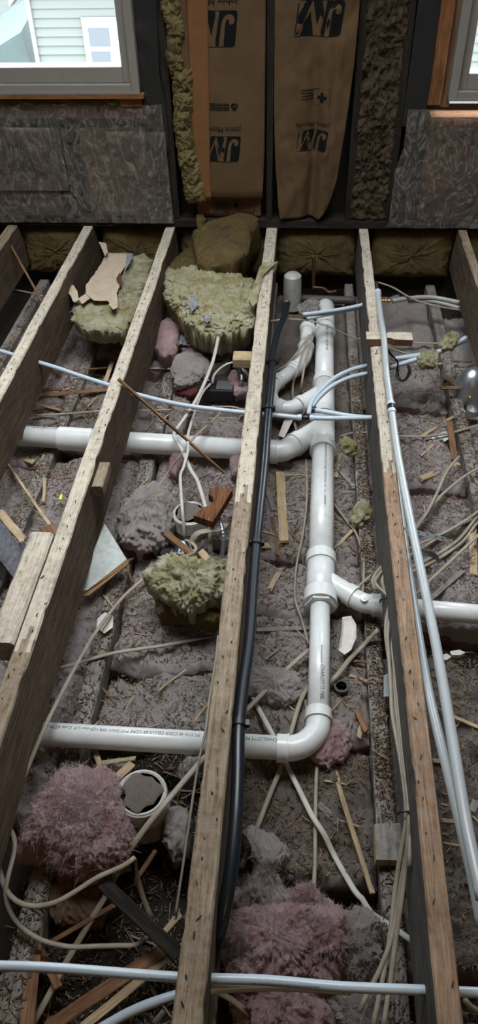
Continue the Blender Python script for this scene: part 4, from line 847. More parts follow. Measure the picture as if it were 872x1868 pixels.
bundle([(706, 1040, -.19), (697, 1060, -.18), (704, 1080, -.17), (710, 1100, -.16), (705, 1130, -.16), (704, 1160, -.155), (711, 1215, -.145), (720, 1290, -.135), (731, 1370, -.13), (743, 1450, -.115), (746, 1490, -.11), (744, 1540, -.13), (738, 1600, -.16), (730, 1660, -.18), (723, 1707, -.2), (712, 1792, -.22), (699, 1875, -.23)], 'innermost cable of the bundle against the ruddy joist')
bundle([(712, 1090, -.16), (718, 1130, -.14), (716, 1180, -.14), (721, 1230, -.13), (729, 1310, -.125), (738, 1390, -.12), (745, 1460, -.11), (748, 1510, -.12), (747, 1580, -.13)], 'short dull cable tucked behind the bundle on the ruddy joist')
for x, y, z, lb in ((706, 1096, -.16, 'upper black staple holding the cable bundle on the ruddy joist'), (743, 1484, -.115, 'lower brown tie round the cable bundle on the ruddy joist')):
    q = P(x, y, z); V, F, g = tubeg(cr([q + (.022, 0, -.012), q + (.016, -.002, .012), q + (-.016, -.002, .012), q + (-.022, 0, -.008)], .006), .0028, 8); tag(mk('cable_staple', V, F, M['rubber'], None, True), lb, 'staple')
# loose fan of cables in the far bay
for pts, lb, o in (([(880, 850), (850, 867), (828, 884), (806, 903), (782, 930), (758, 960), (740, 975)], 'topmost cable of the fan, curving up to the picture edge', .05), ([(838, 832), (816, 859), (803, 886), (794, 906), (779, 935), (760, 962), (742, 980)], 'steep cable of the fan joining the topmost one', .06),
                ([(880, 927), (850, 949), (816, 969), (786, 983), (740, 1003)], 'second cable of the fan under the punched strap', .04), ([(880, 941), (830, 962), (791, 986), (769, 1000), (745, 1015)], 'third cable of the fan under the punched strap', .035),
                ([(880, 930), (859, 957), (840, 981), (811, 1003), (777, 1022), (742, 1038)], 'dark curved cable of the fan behind the metal band', .03), ([(882, 938), (864, 962), (846, 986), (816, 1009), (780, 1030), (745, 1046)], 'darker second curved cable of the fan behind the metal band', .02),
                ([(880, 970), (842, 1005), (806, 1039), (782, 1061), (748, 1095)], 'straight lowest cable of the fan ending at the white pipe', .05), ([(720, 795), (769, 796), (820, 790), (880, 774)], 'cable lying across the bay below the red gap', .03),
                ([(700, 625), (757, 625), (812, 627)], 'cream cable just below the notched block', .05), ([(706, 633), (740, 644), (785, 655)], 'grey cable slanting down from the notched block', .05),
                ([(687, 514, -.16), (716, 524, -.17), (745, 541, -.18), (772, 552, -.17), (806, 560, -.18), (840, 566, -.2)], 'thin grey cable drooping in the shaded bay under the rim', .03), ([(48, 492, -.3), (75, 487, -.28), (105, 487, -.28)], 'thin grey cable in the shaded corner bay', .03), ([(8, 525, -.3), (50, 533, -.3), (78, 540, -.3)], 'thin dark cable low in the shaded corner bay', .03), ([(40, 758), (80, 757), (130, 754), (190, 749)], 'pale cable across the lath litter above the big pipe coupling', .03)):
    cable(pts, lb, off=o, r=.0037)
cable([(385, 1805, -.3), (420, 1822, -.31), (470, 1862, -.33)], 'pale cable end at the near corner beside the black pipe', r=.004)
cable([(300, 1845, -.2), (280, 1868, -.2)], 'short pale cable by the foot of the rough joist', r=.004)
cable([(846, 1822, -.15), (860, 1838, -.16), (880, 1850, -.17)], 'short pale cable beyond the ruddy joist near the camera', r=.004)

# ================================================================== LOOSE INSULATION
# paper faced yellow wad
poly = pxpoly([(140, 560), (137, 580), (160, 600), (200, 602), (228, 606), (245, 570), (262, 520), (276, 478), (262, 463), (240, 470), (200, 500), (170, 530)], -.13)
t = lump('fibreglass_wad', poly, .02, .12, M['yellow'], 301, .03, 16, 'yellow fibreglass wad with torn brown paper on top, wedged between the pale joists', fib=2600, n=150, rings=18, edge=.012)
def paper(name, pts, mat, par, seed, amp=.006, freq=26, n=90, rings=14, thick=.0012, label=None, cat=None, curl=0.):
    """a crumpled sheet of paper on an outline"""
    b = resample(pts, n); c = b.mean(0); rows = [c + (b - c) * k for k in np.linspace(1, 0, rings)]; V = np.concatenate(rows)
    V[:, 2] += amp * (1 - 2 * np.abs(fbm(V * freq, seed, 3))) + amp * .5 * fbm(V * freq * 2.5, seed + 1, 3)
    k_ = np.repeat(np.linspace(1, 0, rings), n); V[:, 2] += curl * k_ ** 6
    F = [(k * n + i, k * n + (i + 1) % n, (k + 1) * n + (i + 1) % n, (k + 1) * n + i) for k in range(rings - 1) for i in range(n)]
    lo = V.copy(); lo[:, 2] -= thick; nv = len(V); F2 = [[q + nv for q in f[::-1]] for f in F] + [(i, nv + i, nv + (i + 1) % n, (i + 1) % n) for i in range(n)]
    o = mk(name, np.concatenate([V, lo]), F + F2, M[mat], par, True)
    if par is None: tag(o, label, cat)
    return o
paper('torn_paper', pxpoly([(196, 462), (232, 463), (238, 475), (225, 492), (218, 505), (221, 520), (213, 535), (212, 562), (205, 563), (196, 549), (172, 550), (157, 538), (156, 522), (176, 495)], -.085), 'kraft_pale', t, 3)
paper('torn_paper', pxpoly([(219, 497), (223, 515), (219, 522), (212, 508)], -.07), 'rust', t, 5, .002)
paper('torn_paper', pxpoly([(180, 443), (194, 446), (197, 462), (192, 470), (188, 460)], -.06), 'kraft_pale', t, 7, .01); paper('torn_paper', pxpoly([(122, 524), (133, 521), (142, 535), (144, 548), (135, 552), (126, 538)], -.09), 'kraft_pale', t, 8, .012)
paper('torn_paper', pxpoly([(143, 546), (158, 537), (165, 546), (150, 556)], -.09), 'kraft_pale', t, 9, .006); paper('torn_paper', pxpoly([(198, 556), (213, 532), (215, 560), (206, 565)], -.07), 'kraft_pale', t, 10, .004)
M['greydirt'] = plain('grey_foil_scrap', (.25, .27, .29), .5, dirt=(.1, .1, .1), dscale=40, damt=.8)
paper('foil_scrap', pxpoly([(232, 462), (243, 463), (238, 480), (230, 490), (222, 520), (226, 500)], -.075), 'greydirt', t, 11, .004)
# big tuft
poly = pxpoly([(302, 506), (315, 494), (345, 493), (380, 496), (420, 498), (434, 515), (440, 527), (455, 520), (457, 545), (462, 575), (450, 592), (425, 598), (400, 611), (375, 605), (352, 590), (335, 570), (318, 548)], -.10)
t = lump('fibreglass_wad', poly, .05, .15, M['yellow'], 311, .03, 14, 'big bright yellow fibreglass tuft filling the bay beside the rough joist', fib=3600, n=170, rings=20, edge=.012, ridged=True)
paper('grey_flecks', pxpoly([(347, 545), (358, 542), (362, 560), (350, 570), (345, 560)], -.045), 'greydirt', t, 4, .012, 60); paper('grey_flecks', pxpoly([(372, 578), (386, 580), (382, 590), (374, 590)], -.06), 'greydirt', t, 6, .012, 60)
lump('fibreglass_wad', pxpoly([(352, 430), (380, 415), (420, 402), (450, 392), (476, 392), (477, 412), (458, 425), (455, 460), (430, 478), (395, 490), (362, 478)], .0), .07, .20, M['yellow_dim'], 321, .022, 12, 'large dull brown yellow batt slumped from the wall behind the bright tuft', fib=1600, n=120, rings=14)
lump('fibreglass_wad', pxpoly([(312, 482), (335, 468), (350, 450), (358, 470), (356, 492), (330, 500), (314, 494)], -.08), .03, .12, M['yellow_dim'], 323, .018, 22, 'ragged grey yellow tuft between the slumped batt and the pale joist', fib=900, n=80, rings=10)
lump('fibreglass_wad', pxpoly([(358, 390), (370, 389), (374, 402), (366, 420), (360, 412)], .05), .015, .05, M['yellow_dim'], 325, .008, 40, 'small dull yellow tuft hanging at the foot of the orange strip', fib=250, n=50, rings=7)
lump('fibreglass_wad', pxpoly([(473, 490), (480, 480), (507, 478, .012), (500, 484, .012), (484, 490), (478, 515), (470, 550), (462, 558), (452, 545), (464, 520)], -.0), .012, .04, M['yellow'], 327, .008, 30, 'pale yellow fibreglass rag draped over the rough joist', fib=500, n=90, rings=8)
# yellow tuft by the rough joist, middle of the bay
t = lump('fibreglass_wad', pxpoly([(272, 1048), (290, 1036), (318, 1024), (340, 1035), (370, 1042), (398, 1036), (412, 1034), (410, 1075), (404, 1090), (375, 1082), (345, 1100), (318, 1085), (290, 1068)], -.19), .035, .10, M['yellow'], 331, .026, 17, 'bright yellow tuft propped against the rough joist above the pink batt', fib=2200, n=140, rings=16, edge=.015, ridged=True)
lump('fibreglass_wad', pxpoly([(288, 1085), (320, 1078), (365, 1086), (405, 1082), (408, 1110), (398, 1132), (360, 1130), (320, 1112), (292, 1122)], -.26), .03, .09, M['yellow_dim'], 333, .02, 18, 'grey yellow wad coloured for the shade below the bright tuft by the rough joist', fib=900, n=100, rings=12)  # underside shade put into the wad's colour
for pp, z, lb, sd in (([(645, 945), (652, 936), (660, 920), (670, 924), (670, 940), (660, 952), (650, 958)], -.35, 'tiny yellow tuft on the sawdust covered strip beside the drain', 341), ([(806, 630), (814, 622), (826, 612), (831, 618), (824, 628), (810, 634)], -.13, 'tiny yellow tuft resting on the upper milky tube', 342), ([(772, 655), (780, 650), (790, 648), (793, 660), (784, 666), (772, 664)], -.15, 'tiny yellow tuft resting on the lower milky tube', 343), ([(622, 810), (632, 808), (648, 820), (645, 828), (632, 824)], -.36, 'tiny yellow tuft on the ground beside the second wye', 344)):
    lump('fibreglass_tuft', pxpoly(pp, z), .02, .015, M['yellow'], sd, .017, 34, lb, fib=500, n=60, rings=9, fl=(.006, .018), ridged=True, edge=.008)
# pink wad with paper backing in the foreground
t = lump('fibreglass_wad', pxpoly([(110, 1440), (150, 1424), (190, 1424), (212, 1440), (222, 1490), (228, 1540), (215, 1568), (180, 1580), (150, 1592), (120, 1570), (85, 1556), (55, 1558), (60, 1520), (85, 1475)], -.30), .09, .10, M['pink2'], 351, .028, 15, 'clean pink fibreglass wad with brown paper backing beside the nearest can', fib=9000, n=190, rings=24, fl=(.012, .04), edge=.006, ridged=True)
g = G(); e1 = pxpoly([(58, 1562), (82, 1556), (105, 1574), (128, 1598), (132, 1618)], -.31); e2 = pxpoly([(62, 1566), (85, 1568), (100, 1590), (106, 1620), (128, 1622)], -.36)
V = np.concatenate([e1, e2, e1 + (0, .002, -.001), e2 + (0, .002, -.001)]); g.add(V, [(i, i + 1, i + 6, i + 5) for i in range(4)] + [(i + 15, i + 16, i + 11, i + 10) for i in range(4)] + [(0, 5, 15, 10), (4, 14, 19, 9)]); g.mk('paper_backing', M['kraft_orange'], t)
o = paper('leaf_scrap', pxpoly([(146, 1447), (152, 1444), (161, 1451), (155, 1454)], -.2), 'yplastic', t, 2, .002); o.data.materials[0] = plain('green_scrap', (.18, .36, .26), .6)
paper('dark_scrap', pxpoly([(97, 1490), (106, 1487), (108, 1491), (102, 1493)], -.21), 'rubber', t, 3, .002)
# pink heap nearest the camera
for pp, z, h, lb, sd, mt in (([(446, 1540), (462, 1530), (500, 1548), (516, 1575), (508, 1590), (490, 1600), (500, 1620), (530, 1650), (535, 1680), (470, 1690), (440, 1660), (428, 1640), (470, 1610), (470, 1570)], -.35, .06, 'twisted pink fibreglass wisp rising from the near heap', 361, 'pink3'),
                          ([(425, 1690), (470, 1678), (520, 1672), (560, 1665), (568, 1720), (562, 1780), (520, 1795), (470, 1790), (430, 1760)], -.34, .08, 'wide pink fibreglass fold in the near heap beside the black pipe', 362, 'pink2'), ([(560, 1670), (590, 1665), (620, 1690), (622, 1740), (605, 1785), (570, 1785), (560, 1730)], -.33, .08, 'crumpled bright pink lobe in the near heap under the straight cable', 363, 'pink2'),
                          ([(625, 1690), (650, 1680), (680, 1700), (684, 1745), (670, 1790), (630, 1795), (618, 1740)], -.36, .07, 'dusky pink lobe of the near heap towards the ruddy joist', 364, 'pink3'), ([(540, 1640), (565, 1632), (578, 1650), (575, 1680), (545, 1685)], -.34, .05, 'small pointed pink tuft at the head of the near heap', 365, 'pink2'),
                          ([(430, 1800), (480, 1795), (540, 1800), (590, 1810), (600, 1870), (560, 1900), (470, 1900), (440, 1860)], -.38, .07, 'pink fibreglass fold below the straight tube nearest the camera', 366, 'pink2'), ([(600, 1830), (650, 1815), (690, 1830), (690, 1880), (640, 1900), (605, 1880)], -.38, .05, 'dusky pink fold below the tube, nearest the cable bundle', 367, 'pink3'),
                          ([(415, 1670), (436, 1700), (470, 1760), (460, 1790), (428, 1770), (410, 1720)], -.30, .04, 'pink fibreglass roll lying along the black pipe', 368, 'pink2')):
    lump('fibreglass_wad', pxpoly(pp, z), h, .08, M[mt], sd, .026, 17, lb, fib=2600, n=130, rings=16, fl=(.008, .03), edge=.012, ridged=True)
lump('fibreglass_wad', pxpoly([(600, 1312), (628, 1325), (638, 1352), (630, 1378), (600, 1397), (572, 1380), (580, 1345)], -.34), .03, .05, M['pink2'], 371, .016, 22, 'pink fibreglass tuft sticking out behind the lower elbow', fib=1000, n=90, rings=12, edge=.006)
# greyish pink pieces in the can bay
t = lump('fibreglass_wad', pxpoly([(225, 962), (238, 930), (255, 912), (280, 893), (300, 905), (312, 930), (308, 962), (300, 985), (268, 998), (232, 992)], -.30), .07, .08, M['pink3'], 481, .026, 19, 'grey pink folded wad with a raw brown face beside the middle can', fib=2200, n=120, rings=16, ridged=True)
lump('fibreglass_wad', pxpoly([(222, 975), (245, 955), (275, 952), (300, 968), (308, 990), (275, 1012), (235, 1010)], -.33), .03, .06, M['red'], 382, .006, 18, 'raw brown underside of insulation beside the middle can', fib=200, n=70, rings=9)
t = lump('fibreglass_wad', pxpoly([(330, 628), (350, 620), (400, 618), (440, 618), (450, 634), (430, 644), (380, 646), (335, 648)], -.29), .04, .05, M['pink2'], 384, .02, 18, 'rolled pink batt lying across the bay behind the farthest can', fib=700, n=90, rings=10)
t = lump('fibreglass_wad', pxpoly([(320, 655), (345, 645), (372, 652), (385, 668), (370, 690), (345, 702), (320, 705), (316, 680)], -.29), .05, .04, M['pink3'], 385, .02, 16, 'dusty curled batt end beside the farthest can', fib=600, n=80, rings=12)
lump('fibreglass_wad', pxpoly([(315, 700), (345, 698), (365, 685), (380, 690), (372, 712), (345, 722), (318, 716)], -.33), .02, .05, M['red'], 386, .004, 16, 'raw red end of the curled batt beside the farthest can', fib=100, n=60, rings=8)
lump('fibreglass_wad', pxpoly([(288, 600), (305, 588), (330, 582), (332, 600), (322, 640), (300, 655), (285, 640)], -.26), .05, .10, M['pink2'], 387, .02, 16, 'tall pink batt scrap against the pale joist below the big tuft', fib=600, n=80, rings=12)
lump('fibreglass_wad', pxpoly([(418, 690), (440, 672), (456, 690), (452, 715), (430, 722), (416, 712)], -.32), .04, .05, M['pink2'], 388, .02, 22, 'pink scrap beside the flexible conduit near the rough joist', fib=500, n=70, rings=10)
lump('fibreglass_wad', pxpoly([(420, 838), (436, 828), (446, 840), (444, 862), (424, 868)], -.33), .03, .04, M['pink2'], 389, .01, 25, 'pink scrap under the end of the big pipe by the rough joist', fib=400, n=60, rings=9)
lump('fibreglass_wad', pxpoly([(314, 830), (330, 825), (336, 842), (322, 868), (308, 862)], -.34), .03, .04, M['pink2'], 390, .01, 25, 'small pink scrap below the big pipe behind the slanting cable', fib=400, n=60, rings=9)
for pp, sd, lb in (([(330, 1405), (350, 1388), (368, 1392), (360, 1420), (335, 1430)], 391, 'small pinkish scrap between the nearest can and the rough joist'), ([(305, 1480), (335, 1475), (350, 1500), (345, 1560), (318, 1575), (303, 1530)], 392, 'upright brown pink scrap beside the nearest can'), ([(180, 1420), (210, 1395), (235, 1392), (225, 1412), (200, 1430)], 393, 'pinkish scrap behind the nearest can')):
    lump('fibreglass_wad', pxpoly(pp, -.34), .05, .05, M['pink3'], sd, .012, 24, lb, fib=400, n=60, rings=9)
lump('fibreglass_wad', pxpoly([(443, 1235), (470, 1225), (500, 1228), (540, 1232), (556, 1262), (520, 1290), (480, 1280), (450, 1268)], -.36), .045, .04, M['pink'], 394, .02, 18, 'wrinkled pink batt fold crossed by the pale flat cable', fib=900, n=90, rings=12)
lump('fibreglass_wad', pxpoly([(80, 1585), (160, 1590), (215, 1625), (185, 1690), (110, 1690), (80, 1650)], -.40), .035, .04, plain('brown_batt_paper', (.13, .08, .045), .85, dirt=(.07, .045, .03), dscale=14, damt=.8, bumpamt=.5, bscale=30), 395, .012, 14, 'brown paper covered batt in the shade below the pink wad', fib=0, n=80, rings=10)

# ================================================================== ROUND CANS (old ceiling lights)
def can(px, py, ztop, rpx, h, label, dirt=True, seed=0):
    c = P(px, py, ztop); dep = (RW.T @ (c - CPOS))[2]; r = rpx * dep / FPX; b = c - (0, 0, h)
    t = thing('light_can', label, 'light fixture', b)
    rev('can_body', b, c, [(0, r * .98), (h * .55, r), (h * .56, r * 1.015), (h * .6, r * 1.015), (h * .61, r), (h - .012, r), (h - .003, r * .965), (h, r * .9)], 'can', t, 48)
    rev('can_lid', c - (0, 0, .004), c + (0, 0, .003), [(0, r * .9), (.006, r * .9), (.007, r * .86), (.004, r * .80), (.004, 0)], 'can', t, 48)
    if dirt:
        a = np.linspace(0, 2 * math.pi, 40, endpoint=False); rr = r * (.72 + .08 * np.sin(a * 3 + seed) + .05 * np.sin(a * 7)); q = np.stack([c[0] + rr * np.cos(a), c[1] + rr * np.sin(a), 0 * a + c[2] + .004], -1)
        V, F = pillowg(q, .008, .001, seed + 60, .002, 60, n=60, rings=10); mk('dirt_patch', V, F, M['dirt'], t, True)
    return t, c, r
can(258, 1446, -.25, 48, .16, 'nearest round white can with a dirt covered lid', seed=1)
can(346, 935, -.28, 33, .14, 'middle round white can by the scorched block', seed=2)
can(393, 650, -.29, 27, .13, 'farthest round white can behind the black junction box', seed=3)
c2 = P(534, 500, -.16); t = thing('light_can', 'tall white capped cylinder in the dark under the rim', 'light fixture', c2 - (0, 0, .2)); rev('can_body', c2 - (0, 0, .2), c2, [(0, .05), (.15, .05), (.19, .047), (.202, .035), (.206, 0)], 'can', t, 32)
# junction boxes
def jbox(px, py, z, w, d, h, label, mat='rubber'):
    c = P(px, py, z); t = thing('junction_box', label, 'junction box', c - (0, 0, h)); o = box('box_body', c[0] - w / 2, c[0] + w / 2, c[1] - d / 2, c[1] + d / 2, c[2] - h, c[2], M[mat], t)
    o.modifiers.new('bevel', 'BEVEL').width = .004; box('box_cover', c[0] + w * .02, c[0] + w * .47, c[1] - d * .4, c[1] + d * .45, c[2], c[2] + .003, M['steel'], t)
    for s_ in (-1, 1): rev('screw', c + (w * .25 + s_ * w * .15, s_ * d * .2, .003), c + (w * .25 + s_ * w * .15, s_ * d * .2, .006), [(0, .004), (.002, .004), (.003, 0)], 'steel', t, 10)
jbox(394, 703, -.29, .17, .085, .06, 'black junction box with a bright metal cover by the farthest can'); jbox(325, 1000, -.31, .13, .08, .05, 'black junction box with metal cover in the shade of the middle can')
# flexible conduit
def flex(pts, r, label):
    c = cr(np.array([P(*p) for p in pts]), .003); rr = r * (1 + .12 * np.sin(np.arange(len(c)) * 1.6)); V, F, g = tubeg(c, rr, 12); tag(mk('flexible_conduit', V, F, M['steel'], None, True), label, 'conduit')
flex([(430, 664, -.27), (438, 675, -.24), (441, 690, -.25), (437, 704, -.29), (425, 714, -.33)], .009, 'ribbed metal conduit curling beside the farthest can'); flex([(398, 945, -.28), (404, 960, -.27), (408, 985, -.3), (405, 1015, -.36)], .009, 'ribbed metal conduit curling behind the scorched block')
V, F, g = tubeg(cr([P(356, 1000, -.30), P(352, 985, -.27), P(362, 972, -.25), P(380, 968, -.25), P(398, 966, -.27), P(414, 955, -.28)], .01), .004, 10, 3.2); tag(mk('fabric_strap', V, F, M['cable'], None, True), 'frayed beige strap arching beside the middle can', 'strap')
# copper pipe and old iron pipe under the rim
t = thing('copper_pipe', 'thin copper pipe standing in the dark under the rim', 'pipe', P(572, 535, -.35)); V, F, g = tubeg(cr([Wp(572, 465, 4.0), Wp(572, 500, 4.0), Wp(572, 532, 4.0)], .02), .009, 12); mk('riser', V, F, M['copper'], t, True)
V, F, g = tubeg(cr([Wp(570, 524, 3.98), Wp(590, 526, 3.98), Wp(600, 533, 3.97), Wp(614, 531, 3.96)], .01), .008, 10); mk('branch', V, F, M['copper'], t, True)
V, F, g = tubeg(cr([P(525, 543, -.33), P(580, 546, -.33), P(650, 548, -.33)], .02), .022, 16); tag(mk('iron_pipe', V, F, plain('old_iron', (.07, .065, .06), .6, dirt=(.12, .1, .08), dscale=30, damt=.6), None, True), 'old dark iron pipe lying under the rim behind the drain', 'pipe')
paper('cloth_rag', pxpoly([(540, 565), (555, 553), (575, 548), (584, 556), (578, 572), (560, 576), (545, 574)], -.24), 'strip', None, 21, .02, 30, label='crumpled grey rag at the head of the drain pipe', cat='rag')
# lamp housing at the picture edge
c = P(866, 672, -.22); t = thing('lamp_housing', 'dull metal lamp housing half hidden by the outer joist', 'light fixture', c - (0, 0, .12)); rev('shell', c - (0, 0, .16), c, [(0, .08), (.08, .075), (.13, .05), (.158, .022), (.16, 0)], 'steel', t, 28)
c = P(864, 742, -.3); rev('socket', c - (0, 0, .04), c, [(0, .03), (.03, .03), (.04, .0)], 'steel', t, 20); c = P(858, 722, -.28); rev('bulb', c - (0, 0, .02), c, [(0, .006), (.008, .011), (.016, .009), (.02, 0)], 'brass', t, 14)

# ================================================================== BLOCKS, BOARDS, SCRAPS
def prism(name, top, h, mat, parent=None, label=None, cat=None, emat=None, down=None):
    """a slab: outline of world points, thickness h measured down"""
    top = np.asarray(top, float); n = len(top); dv = np.array([0, 0, -h]) if down is None else np.asarray(down); V = np.concatenate([top, top + dv])
    a = sum(top[i][0] * top[(i + 1) % n][1] - top[(i + 1) % n][0] * top[i][1] for i in range(n)); o = list(range(n)) if a > 0 else list(range(n))[::-1]
    F = [o, [i + n for i in o[::-1]]] + [(o[i], o[i] + n, o[(i + 1) % n] + n, o[(i + 1) % n])[::1] for i in range(n)]
    gr = np.concatenate([top, top]) if np.ptp(top[:, 0]) > np.ptp(top[:, 1]) else np.concatenate([top, top])[:, [1, 0, 2]]
    ob = mk(name, V, F, None, parent, mats=[M[mat], M[emat or mat]], fmat=[0, 0] + [1] * n, grain=gr)
    if parent is None: tag(ob, label, cat)
    return ob
t = thing('wood_block', 'pale notched wood block lying across the ruddy joist', 'block', P(710, 620, .003))
a = P(668, 612, .032); b = P(752, 614, .032); y0, y1 = a[1] - .035, a[1] + .03
prism('block_body', [(a[0], y0, .034), (a[0] + .065, y0 + .004, .034), (a[0] + .075, y0 + .016, .034), (a[0] + .10, y0 + .017, .034), (a[0] + .115, y0 + .004, .034), (b[0], y0, .034), (b[0], y1, .034), (a[0] + .10, y1, .034), (a[0] + .09, y1 - .01, .034), (a[0] + .08, y1, .034), (a[0], y1, .034)], .03, 'joist_pale', t, emat='lath_dark')
# short timber alongside the pale joist
ya, yb = P(85, 970)[1], P(20, 1172)[1]
board('timber_offcut', (-.803, yb, -.045), (-.803, ya, -.045), .078, .085, M['joist_pale'], label='short pale timber nailed along the joist under the leaning splinter', cat='timber', seg=14, wob=.0012)
q = P(180, 880, -.06); board('nailed_block', (JX[2][1] + .022, q[1] - .065, -.045), (JX[2][1] + .022, q[1] + .07, -.045), .04, .045, M['joist'], label='small grey block nailed to the side of the pale joist', cat='block', seg=5, wob=.001)
q0, q1 = P(427, 652, -.16), P(459, 655, -.16); board('wood_block', (JX[3][0] - .10, q0[1], -.17), (JX[3][0] - .004, q0[1], -.17), .075, .05, M['pine'], label='clean pine block against the rough joist near the farthest can', cat='block', seg=3, wob=.0005)
# scorched block with a round cut-out
T_ = pxpoly([(394, 887), (424, 893), (405, 925), (388, 952), (353, 940), (366, 930), (372, 925), (384, 921), (390, 913), (388, 906), (380, 901), (382, 898)], -.21)
prism('scorched_block', T_, .035, 'char', label='scorched wood block with a round cut-out resting on the middle can', cat='block', emat='char')
# block and board near the camera
prism('wood_block', pxpoly([(683, 1503), (740, 1501), (742, 1570), (686, 1568)], -.315), .04, 'strip', label='sawn block with a pale edge on the sawdust covered strip', cat='block', emat='pine')
prism('weathered_board', pxpoly([(-40, 935, -.2), (0, 950, -.2), (57, 1022, -.22), (37, 1070, -.24), (0, 1022, -.22), (-40, 975, -.22)], 0), .022, 'blue_board', label='weathered blue grey board slanting from the picture edge', cat='board')
t = thing('metal_bracket', 'small black metal bracket between the grey board and the short timber', 'bracket', P(50, 1000, -.25)); prism('plate', pxpoly([(44, 982), (72, 972), (66, 1000), (60, 1005)], -.16), .003, 'rubber', t); prism('plate', pxpoly([(38, 986), (62, 1002), (56, 1020), (40, 1000)], -.17), .003, 'rubber', t)
t = thing('plasterboard_scrap', 'triangular painted plasterboard scrap with a brown broken edge', 'plasterboard', P(190, 1040, -.3)); a = pxpoly([(191, 955, -.20), (231, 1020, -.27), (160, 1076, -.30), (146, 1078, -.30), (168, 1010, -.25)], 0); prism('board', a, .012, 'gypsum', t, emat='gyp_edge')
prism('broken_edge', [a[1], a[2], a[3], a[3] + (.0, -.012, -.012), a[2] + (.004, -.014, -.014), a[1] + (.006, -.01, -.014)], .006, 'gyp_edge', t)
paper('paint_flake', pxpoly([(624, 1132), (640, 1128), (649, 1145), (649, 1170), (640, 1190), (628, 1199), (617, 1190), (622, 1160)], -.34), 'flake', None, 31, .006, 16, label='curled cream paint flake beside the narrow drain pipe', cat='flake', curl=.012)
paper('paint_flake', pxpoly([(178, 1128), (192, 1118), (207, 1125), (206, 1145), (190, 1157), (176, 1145)], -.34), 'flake', None, 33, .003, 16, label='round cream paint flake on the grey strip under the long cable', cat='flake')
paper('paint_flake', pxpoly([(520, 762), (535, 765), (528, 780), (518, 800), (508, 795)], -.35), 'flake', None, 34, .003, 20, label='grey cream flake below the trap bend', cat='flake')
paper('plastic_bag_scrap', pxpoly([(318, 622), (330, 609), (352, 614), (362, 626), (345, 634), (325, 630)], -.26), 'greydirt', None, 35, .012, 30, label='crumpled grey plastic scrap below the big yellow tuft', cat='scrap')
o = paper('white_scrap', pxpoly([(785, 796), (815, 787), (822, 800), (800, 812), (788, 806)], -.36), 'gypsum', None, 36, .003, 20, label='white plaster scrap below the red gap', cat='scrap')
# black plastic lock ring plate
q = P(622, 1257, -.36); t = thing('plastic_fitting', 'small black plastic plate with a round hole beside the narrow drain', 'fitting', q - (0, 0, .03)); prism('plate', pxpoly([(600, 1250), (615, 1240), (634, 1246), (632, 1278), (612, 1272)], -.365), .008, 'rubber', t); rev('collar', q, q + (0, 0, .018), [(0, .024), (.018, .024), (.018, .017), (0, .017)], 'rubber', t, 20)
# yellow wire connector
q = P(110, 912, -.345); t = thing('wire_connector', 'tiny yellow wire connector on the pinkish batt', 'connector', q - (0, 0, .01)); rev('cap', q, q + (.004, .022, .012), [(0, .009), (.016, .007), (.024, .005), (.025, 0)], 'yplastic', t, 12); V, F, g = tubeg(cr([q, q + (-.004, -.012, -.004), q + (-.016, -.022, -.008)], .004), .0022, 8); mk('wire_end', V, F, M['cable_w'], t, True)
# punched strap and band
A_, B_ = P(738, 966, .004), P(816, 985, -.10); t = thing('punched_strap', 'galvanised strap with punched holes nailed to the ruddy joist', 'strap', A_); board('strap', A_, B_, .026, .002, M['steel'], t, seg=10)
for k in (.12, .32, .52, .72, .88):
    q = A_ + (B_ - A_) * k; nrm = frame(B_ - A_)[2]; rev('punched_hole', q + nrm * .0014, q + nrm * .0016, [(0, .0045), (.0002, .0045)], 'black', t, 12)
c = cr([P(752, 1012, -.13), P(780, 1010, -.12), P(797, 1018, -.12), P(799, 1032, -.12), P(786, 1043, -.12), P(762, 1042, -.13)], .008); T = np.gradient(c, axis=0); n = len(c); h = .012
V = np.concatenate([c + (0, 0, h), c - (0, 0, h), c + (0, 0, h) + (.001, .001, 0), c - (0, 0, h) + (.001, .001, 0)]); F = [(i, i + 1, n + i + 1, n + i) for i in range(n - 1)] + [(2 * n + i, 3 * n + i, 3 * n + i + 1, 2 * n + i + 1) for i in range(n - 1)]; tag(mk('metal_band', V, F, M['steel'], None, True), 'curled bright metal band between the long tube and the cable fan', 'band')
V, F, g = tubeg(cr([P(702, 628, -.02), P(712, 645, -.06), P(725, 660, -.1), (P(725, 675, -.14)), P(726, 690, -.16), P(737, 694, -.17), P(747, 680, -.16), P(745, 666, -.15)], .008), .004, 8, 1.8); tag(mk('pipe_hanger', V, F, M['rubber'], None, True), 'black wire hanger hooked under the notched block', 'hanger')
prism('grey_tag', pxpoly([(700, 1232), (708, 1228), (712, 1270), (700, 1271)], -.3), .002, 'steel', label='grey metal plate hanging behind the cable bundle', cat='plate')
prism('plaster_lump', pxpoly([(806, 1195), (815, 1192), (823, 1198), (815, 1204), (807, 1203)], -.36), .015, 'flake', label='smaller pale plaster lump in the shade beyond the long tube', cat='plaster'); prism('plaster_lump', pxpoly([(821, 1188), (838, 1185), (849, 1190), (840, 1195), (824, 1195)], -.36), .015, 'flake', label='larger pale plaster lump in the shade beyond the long tube', cat='plaster')
prism('red_panel', pxpoly([(737, 766), (800, 768), (826, 757), (824, 785), (790, 782), (742, 780)], -.44), .004, 'red', label='raw red insulation showing in the gap across the bay', cat='insulation')
